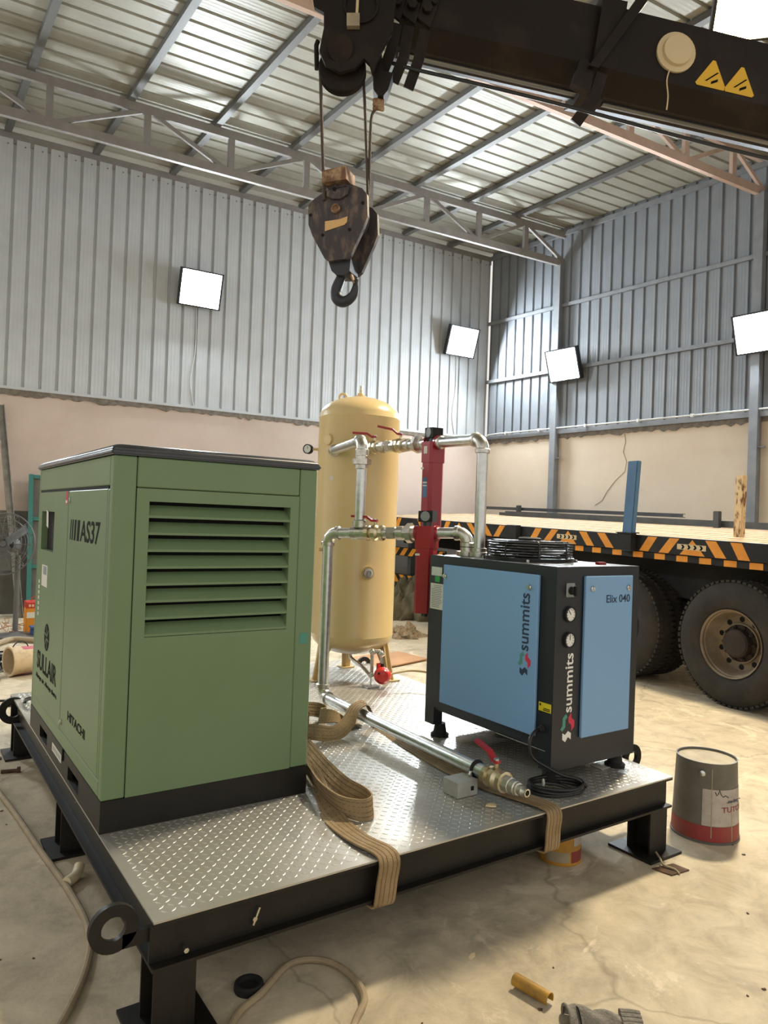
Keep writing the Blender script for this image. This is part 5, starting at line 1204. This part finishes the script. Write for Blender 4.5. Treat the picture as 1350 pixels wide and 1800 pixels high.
# crumpled glove at the bottom edge
rg = MB(); rnd = random.Random(11)
G0 = V((1.118, -1.215, 0.0)); gx = V((0.9, -0.55, 0)).normalized(); gy = V((-gx.y, gx.x, 0))
nu, nv = 22, 12; vs = []
for i in range(nu):
    for j in range(nv):
        a = PI * j / (nv - 1); u = i / (nu - 1)
        rad_ = 0.050 * (1 - 0.35 * u) + 0.006 * math.sin(9 * u + 3 * a)
        hgt = 0.055 * (1 - 0.55 * u) + 0.006 * math.sin(14 * u + 2 * a)
        p = G0 + gx * (u * 0.17 - 0.02) + gy * (-rad_ * math.cos(a)) + UP * (hgt * math.sin(a) + 0.001)
        p += V((rnd.uniform(-1, 1), rnd.uniform(-1, 1), 0)) * 0.0016
        vs.append(p)
fs = [(i * nv + j, i * nv + j + 1, (i + 1) * nv + j + 1, (i + 1) * nv + j) for i in range(nu - 1) for j in range(nv - 1)]
glv = thing('work_glove', 'grey knitted work glove lying open at the bottom picture edge', 'glove', tuple(G0))
MB().add(vs, fs).build('palm', 'rag', glv, smooth=60)
cuff = [vs[j] + gx * -0.001 for j in range(nv)]
MB().tube(cuff, 0.005, 8).build('cuff', 'rag', glv)
MB().add([vs[j] + gx * 0.03 for j in range(nv)] , [tuple(range(nv))]).build('lining', 'void_black', glv, smooth=0)
for k in range(4):
    o = G0 + gx * (0.14 + 0.004 * k) + gy * (-0.03 + 0.02 * k)
    MB().tube([o + UP * 0.018, o + gx * 0.035 + UP * 0.016, o + gx * 0.065 + gy * 0.004 + UP * 0.012], [0.011, 0.011, 0.008], 8, smooth=3 if False else 0).build('finger', 'rag', glv)
cp = MB().lathe([(0.046, 0.0), (0.048, 0.006), (0.046, 0.022), (0.040, 0.026), (0.032, 0.024), (0.030, 0.012), (0.0, 0.012)], (0.345, -0.555, 0.0), (0, 0, 1), 30).build('rubber_cap', 'rubber')
tag(cp, 'round black rubber cap on the floor under the skid front', 'cap')
pe = MB().tube([(-0.020, 0.395, 0.022), (0.010, 0.420, 0.022), (0.030, 0.448, 0.024), (0.045, 0.480, 0.040)], 0.021, 14, smooth=4).build('pipe_elbow', 'pvc')
tag(pe, 'short cream plastic pipe bend on the floor left of the skid', 'pipe bend')
# hoses on the floor
h1 = MB().tube([(-0.20, 2.3, 0.014), (-0.16, 1.80, 0.014), (-0.129, 1.543, 0.014), (-0.094, 1.195, 0.014), (-0.06, 0.762, 0.014), (-0.022, 0.349, 0.014), (-0.017, 0.026, 0.014), (-0.075, -0.204, 0.014), (-0.183, -0.419, 0.014), (-0.34, -0.66, 0.014)], 0.0125, 10, smooth=6).build('floor_hose', 'cable_grey')
tag(h1, 'dusty grey hose snaking over the floor left of the skid', 'hose')
h2 = MB().tube([(0.12, -0.86, 0.013), (0.242, -0.678, 0.013), (0.364, -0.569 - 0.04, 0.013), (0.51, -0.52, 0.013), (0.616, -0.565, 0.013), (0.651, -0.675, 0.013), (0.63, -0.794, 0.013), (0.553, -0.867, 0.013), (0.43, -0.98, 0.013)], 0.0115, 10, smooth=7).build('floor_hose', 'cable_grey')
tag(h2, 'dusty grey hose in a loop at the bottom, in front of the near leg', 'hose')
bo = thing('loose_bolt', 'rusty loose bolt on the floor beside the left skid leg', 'bolt', (-0.03, 1.90, 0))
MB().cyl((-0.085, 1.905, 0.011), (-0.005, 1.885, 0.011), 0.010, n=10).build('shank', 'rust_brown', bo); MB().cyl((-0.005, 1.885, 0.014), (0.012, 1.881, 0.014), 0.018, n=6).build('bolt_head', 'rust_brown', bo)
wsh = MB().lathe([(0.018, 0), (0.036, 0), (0.036, 0.006), (0.018, 0.006)], (-0.085, 2.18, 0.0005), (0, 0, 1), 20, closed=True).build('loose_washer', 'rust_brown'); tag(wsh, 'loose steel washer on the floor by the far left leg', 'washer')
rnd = random.Random(21)
fb = thing('loose_debris', 'scattered small chips and nails on the dusty floor', 'debris', (1.3, -0.8, 0))
del_ = fb; bpy.data.objects.remove(del_)
ch = MB()
for k in range(110):
    x, y = rnd.uniform(-0.4, 3.6), rnd.uniform(-1.6, 2.0)
    if -0.1 < x < 2.6 and -0.9 < y < 2.4: continue
    r_ = rnd.uniform(0.003, 0.009); an = rnd.uniform(0, PI)
    ch.prism([(-r_, -r_ * .5), (r_, -r_ * .6), (r_ * .8, r_ * .5), (-r_ * .6, r_ * .7)], (x, y, 0.0003), (math.cos(an), math.sin(an), 0), (-math.sin(an), math.cos(an), 0), (0, 0, 0.003))
dd = ch.build('floor_chips', 'rust_brown', smooth=0); tag(dd, 'tiny dark chips scattered over the dusty floor', 'debris', kind='stuff')
def flake(x, y, s, m, label, an=0.3, lift=0.01):
    c, s_ = math.cos(an), math.sin(an)
    o = MB().prism([(-s, -s * .3), (s * .2, -s * .5), (s, 0), (s * .3, s * .4), (-s * .6, s * .25)], (x, y, 0.001), (c, s_, 0.1), (-s_, c, 0), (0, 0, 0.002)).build('plaster_flake', m, smooth=0)
    return tag(o, label, 'debris')
flake(1.08, -0.79, 0.022, 'debris_pale', 'pale flake on the floor above the split tube')
flake(3.10, -0.47, 0.05, 'debris_pale', 'pale torn scrap on the floor right of the paint pail', -0.5)

# ------------------------------------------------------------------ beyond the skid: cardboard, litter, tarpaulin
cd = MB().prism([(3.30, 3.35), (3.72, 3.40), (4.25, 3.55), (4.20, 4.02), (3.60, 3.98), (3.25, 3.80)], (0, 0, 0.012), (1, 0, 0), (0, 1, 0), (0, 0, 0.012)).build('cardboard_sheet', 'cardboard', smooth=0)
tag(cd, 'flat brown cardboard sheet on the floor behind the skid', 'cardboard')
def heap(c, rx, ry, h, seed, nu=26, nv=10, rough=0.35):
    vs = []; rnd = random.Random(seed); off = V((seed * 3.1, 0, 0))
    for i in range(nv):
        for j in range(nu):
            a = 2 * PI * j / nu; f = 1 - i / (nv - 1)
            p = V((math.cos(a) * f, math.sin(a) * f, 0)); k = 1 + rough * noise.noise(p * 2.3 + off) + 0.5 * rough * noise.noise(p * 6 + off)
            zz = h * (1 - f ** 1.7) * (1 + rough * noise.noise(p * 4 + off * 2)) + h * rough * 0.4 * noise.noise(p * 9 + off) * (1 - f)
            vs.append(V(c) + V((p.x * rx * k, p.y * ry * k, max(0.002, zz))))
    fs = [(i * nu + j, i * nu + (j + 1) % nu, (i + 1) * nu + (j + 1) % nu, (i + 1) * nu + j) for i in range(nv - 1) for j in range(nu)]
    fs.append(tuple(range(nu - 1, -1, -1)))
    return MB().add(vs, fs)
o = heap((4.95, 4.95, 0), 0.30, 0.17, 0.15, 5, rough=0.7).build('litter_heap', 'litter', smooth=25); tag(o, 'small heap of torn paper and dust on the floor behind the tank', 'litter')
o = heap((6.25, 6.55, 0), 0.75, 0.50, 0.62, 8, 60, 22, rough=0.55).build('tarpaulin', 'tarp', smooth=60); tag(o, 'crumpled olive tarpaulin heaped under the trailer', 'tarpaulin')
pw = thing('wire_bundle', 'small bundle of pale wire ends on the floor behind the dryer', 'wire', (2.78, 1.55, 0))
for k in range(4):
    MB().tube([(2.70 + 0.03 * k, 1.62, 0.01), (2.78 + 0.02 * k, 1.56, 0.05 + 0.01 * k), (2.86, 1.50 + 0.03 * k, 0.04), (2.92 + 0.02 * k, 1.42, 0.006)], 0.006, 6, smooth=5).build('wire', 'cream', pw)

# ------------------------------------------------------------------ left background clutter
# galvanised channel leaning on the wall
lc = MB(); a = V((0.86, 8.30, 0.0)); b_ = V((0.555, 8.66, 2.93)); t = (b_ - a).normalized(); x = V((1, 0, 0)); y = t.cross(x)
lc.prism([(-0.045, 0), (0.045, 0), (0.045, 0.05), (0.035, 0.05), (0.035, 0.01), (-0.035, 0.01), (-0.035, 0.05), (-0.045, 0.05)], a, (1, 0, 0), y * -1, b_ - a)
o = lc.build('galvanised_channel', 'galv_channel', smooth=0); tag(o, 'long galvanised channel leaning upright against the back wall', 'steel channel')
# teal steel frame leaning on the wall
tf = thing('teal_gate', 'teal painted steel gate leaning on the back wall behind the cabinet', 'gate', (1.5, 8.4, 0))
fa = lambda u, z: V((0.93 + u, 8.50 - 0.087 * u - 0.24 * (1 - z / 2.0), z))
for u in (0.03, 0.95): bar(MB(), fa(u, 0.0), fa(u, 1.98), 0.06, 0.04, BD).build('upright', 'teal_frame', tf, smooth=0)
for zz in (0.05, 0.70, 1.36, 1.95): bar(MB(), fa(0.06, zz), fa(0.92, zz), 0.04, 0.05, (0, 1, 0)).build('crossbar', 'teal_frame', tf, smooth=0)
MB().add([fa(0.06, 0.07) + V((0, 0.01, 0)), fa(0.92, 0.07) + V((0, 0.01, 0)), fa(0.92, 1.93) + V((0, 0.01, 0)), fa(0.06, 1.93) + V((0, 0.01, 0)), fa(0.06, 0.07) + V((0, 0.02, 0)), fa(0.92, 0.07) + V((0, 0.02, 0)), fa(0.92, 1.93) + V((0, 0.02, 0)), fa(0.06, 1.93) + V((0, 0.02, 0))],
        [(0, 1, 2, 3), (7, 6, 5, 4), (0, 4, 5, 1), (1, 5, 6, 2), (2, 6, 7, 3), (3, 7, 4, 0)]).build('infill_panel', 'dado', tf, smooth=0)
# pedestal fan
pf = thing('pedestal_fan', 'grey pedestal fan with a round wire guard standing before the back wall', 'fan', (0.58, 6.72, 0))
MB().cyl((0.60, 6.72, 0.02), (0.60, 6.72, 0.95), 0.030, n=12).build('pole', 'fan_grey', pf)
MB().lathe([(0.24, 0), (0.24, 0.02), (0.10, 0.035), (0.035, 0.06), (0, 0.06)], (0.60, 6.72, 0.0), (0, 0, 1), 24).build('base', 'fan_grey', pf)
fd_ = V((-0.55, -0.75, 0.1)).normalized(); fc_ = V((0.47, 6.68, 1.08)); fx = fd_.cross(UP).normalized(); fy = fx.cross(fd_)
MB().cyl(fc_ - fd_ * 0.16, fc_ - fd_ * 0.02, 0.085, 0.075, n=18).build('motor', 'fan_grey', pf)
for off, rl in ((0.0, (0.34, 0.28, 0.22, 0.16, 0.10)), (0.10, (0.30, 0.23, 0.16, 0.09))):
    for r_ in rl: MB().tube(arc(fc_ + fd_ * off, fx, fy, r_, 0, 2 * PI * 39 / 40, 39), 0.0035, 5, closed=True).build('guard_ring', 'fan_grey', pf)
MB().tube(arc(fc_ + fd_ * 0.05, fx, fy, 0.355, 0, 2 * PI * 39 / 40, 39), 0.007, 6, closed=True).build('guard_rim', 'fan_grey', pf)
for k in range(16):
    a = 2 * PI * k / 16; d_ = fx * math.cos(a) + fy * math.sin(a)
    MB().tube([fc_ + d_ * 0.06 + fd_ * 0.11, fc_ + d_ * 0.28 + fd_ * 0.10, fc_ + d_ * 0.352 + fd_ * 0.05, fc_ + d_ * 0.30, fc_ + d_ * 0.08 - fd_ * 0.02], 0.003, 5).build('guard_spoke', 'fan_grey', pf)
for k in range(3):
    a = 2 * PI * k / 3 + 0.4; d_ = fx * math.cos(a) + fy * math.sin(a); e_ = fx * -math.sin(a) + fy * math.cos(a)
    MB().ribbon([fc_ + d_ * 0.03 + fd_ * 0.05, fc_ + d_ * 0.18 + fd_ * 0.05, fc_ + d_ * 0.31 + fd_ * 0.05], [e_ + fd_ * 0.5] * 3, 0.12, 0.003).build('blade', 'fan_grey', pf)
MB().cyl(fc_, fc_ + fd_ * 0.08, 0.035, n=14).build('blade_hub', 'fan_grey', pf)
# orange tin, blue box, small clutter near the wall
ot = thing('orange_tin', 'square orange tin with a red top beside the fan pole', 'tin', (0.86, 7.0, 0))
MB().bev((0.74, 6.92, 0.0), (0.98, 7.12, 0.37), 0.008, 1).build('tin_body', 'orange_tin', ot)
MB().bev((0.738, 6.918, 0.29), (0.982, 7.122, 0.375), 0.008, 1).build('red_top', 'tin_red', ot)
MB().mm((0.745, 6.917, 0.18), (0.975, 6.919, 0.25)).build('label', 'label_paper', ot, smooth=0)
tt = MB()
for k in range(6): tt.mm((0.765 + k * 0.034, 6.9162, 0.316), (0.788 + k * 0.034, 6.9178, 0.344))
tt.build('tin_lettering', 'debris_pale', ot, smooth=0, kind='stuff')
MB().tube(arc((0.86, 7.02, 0.375), (1, 0, 0), (0, 0, 1), 0.06, 0, PI, 10), 0.005, 6).build('handle', 'tin_red', ot)
bl = thing('blue_tool_box', 'small dark blue box on the floor in front of the orange tin', 'box', (0.85, 6.7, 0))
MB().bev((0.76, 6.60, 0.0), (1.02, 6.74, 0.09), 0.01, 1).build('box_body', 'blue_plastic', bl); MB().bev((0.75, 6.595, 0.091), (1.03, 6.745, 0.12), 0.008, 1).build('box_lid', 'blue_plastic', bl)
o = MB().tube([(0.05, 5.9, 0.03), (0.30, 6.05, 0.03), (0.52, 6.32, 0.035), (0.72, 6.18, 0.035), (1.05, 5.98, 0.03), (1.6, 5.75, 0.03)], 0.03, 10, smooth=5).build('flexible_conduit', 'cable_grey'); tag(o, 'thick grey flexible conduit lying across the floor at the left', 'conduit')
sb = thing('straw_scraps', 'loose straw and wood scraps at the foot of the back wall', 'debris', (0.35, 7.0, 0)); sb['kind'] = 'stuff'
rnd = random.Random(4); stw = MB()
for k in range(60):
    x, y = rnd.uniform(0.1, 0.75), rnd.uniform(6.6, 7.6); an = rnd.uniform(0, PI); l_ = rnd.uniform(0.04, 0.14)
    bar(stw, (x, y, rnd.uniform(0.004, 0.10)), (x + math.cos(an) * l_, y + math.sin(an) * l_, rnd.uniform(0.004, 0.12)), 0.010, 0.004, (0, 0, 1))
stw.build('scraps', 'cardboard', sb, smooth=0, kind='stuff')
# pail lying on its side with cables beside it
pa, pb_ = V((0.26, 4.50, 0.135)), V((0.62, 4.60, 0.135)); px_ = (pb_ - pa).normalized()
pl_ = thing('plastic_pail', 'dirty white and pink plastic pail lying on its side left of the cabinet', 'pail', (0.44, 4.55, 0))
MB().lathe([(0.118, 0.0), (0.134, 0.0), (0.134, 0.018), (0.127, 0.02), (0.112, 0.36), (0.0, 0.36), (0.0, 0.352), (0.104, 0.352), (0.118, 0.02)], pa, px_, 36, closed=True).build('pail_body', 'pail_white', pl_, smooth=40)
for z0, z1, a0, a1 in ((0.10, 0.24, 60, 140), (0.05, 0.30, 215, 300)):
    s1_ = px_.cross(UP).normalized()
    MB().add([pa + px_ * z + (s1_ * math.cos(t_) + UP * math.sin(t_)) * (0.128 - 0.044 * z) for z in (z0, z1) for t_ in [math.radians(a0 + (a1 - a0) * i / 10) for i in range(11)]], [(i, i + 1, 12 + i, 11 + i) for i in range(10)]).build('pink_label', 'pail_pink', pl_, smooth=60)
MB().tube(arc(pa + px_ * 0.1 + UP * 0.10, px_, (0, 0, 1), 0.07, 0.1, PI - 0.1, 12), 0.005, 6).build('handle', 'rubber', pl_)
wb_ = thing('cable_tangle', 'tangle of black cables on the floor behind the fallen pail', 'cable', (0.25, 4.95, 0))
rnd = random.Random(9)
for k in range(6):
    L = [V((0.22 + rnd.uniform(-0.28, 0.28), 4.98 + rnd.uniform(-0.22, 0.25), rnd.uniform(0.012, 0.16))) for _ in range(7)]
    MB().tube(L, 0.010, 7, smooth=6).build('cable', 'cable_black', wb_)
for pts in ([(0.12, 4.55, 0.01), (0.18, 4.42, 0.01), (0.14, 4.25, 0.01), (0.0, 4.10, 0.01)], [(-0.2, 3.62, 0.008), (0.05, 3.62, 0.008), (0.35, 3.50, 0.008), (0.6, 3.45, 0.008)], [(-0.2, 3.40, 0.008), (0.10, 3.42, 0.008), (0.4, 3.36, 0.008), (0.7, 3.30, 0.008)]):
    MB().tube(pts, 0.009, 7, smooth=5).build('stray_cable', 'cable_black', wb_)
bc = MB().tube([(0.05, 2.10, PZ - 0.1), (0.045, 2.05, PZ + 0.0), (0.06, 1.95, PZ + 0.045), (0.12, 1.80, PZ + 0.06), (0.22, 1.62, PZ + 0.06), (0.30, 1.56, PZ + 0.06)], 0.012, 8, smooth=5).build('compressor_cable', 'cable_black')
tag(bc, 'black supply cable arching over the deck edge behind the cabinet', 'cable')
for q in [o for o in bpy.data.objects if '_o' in o.keys()]: del q['_o']
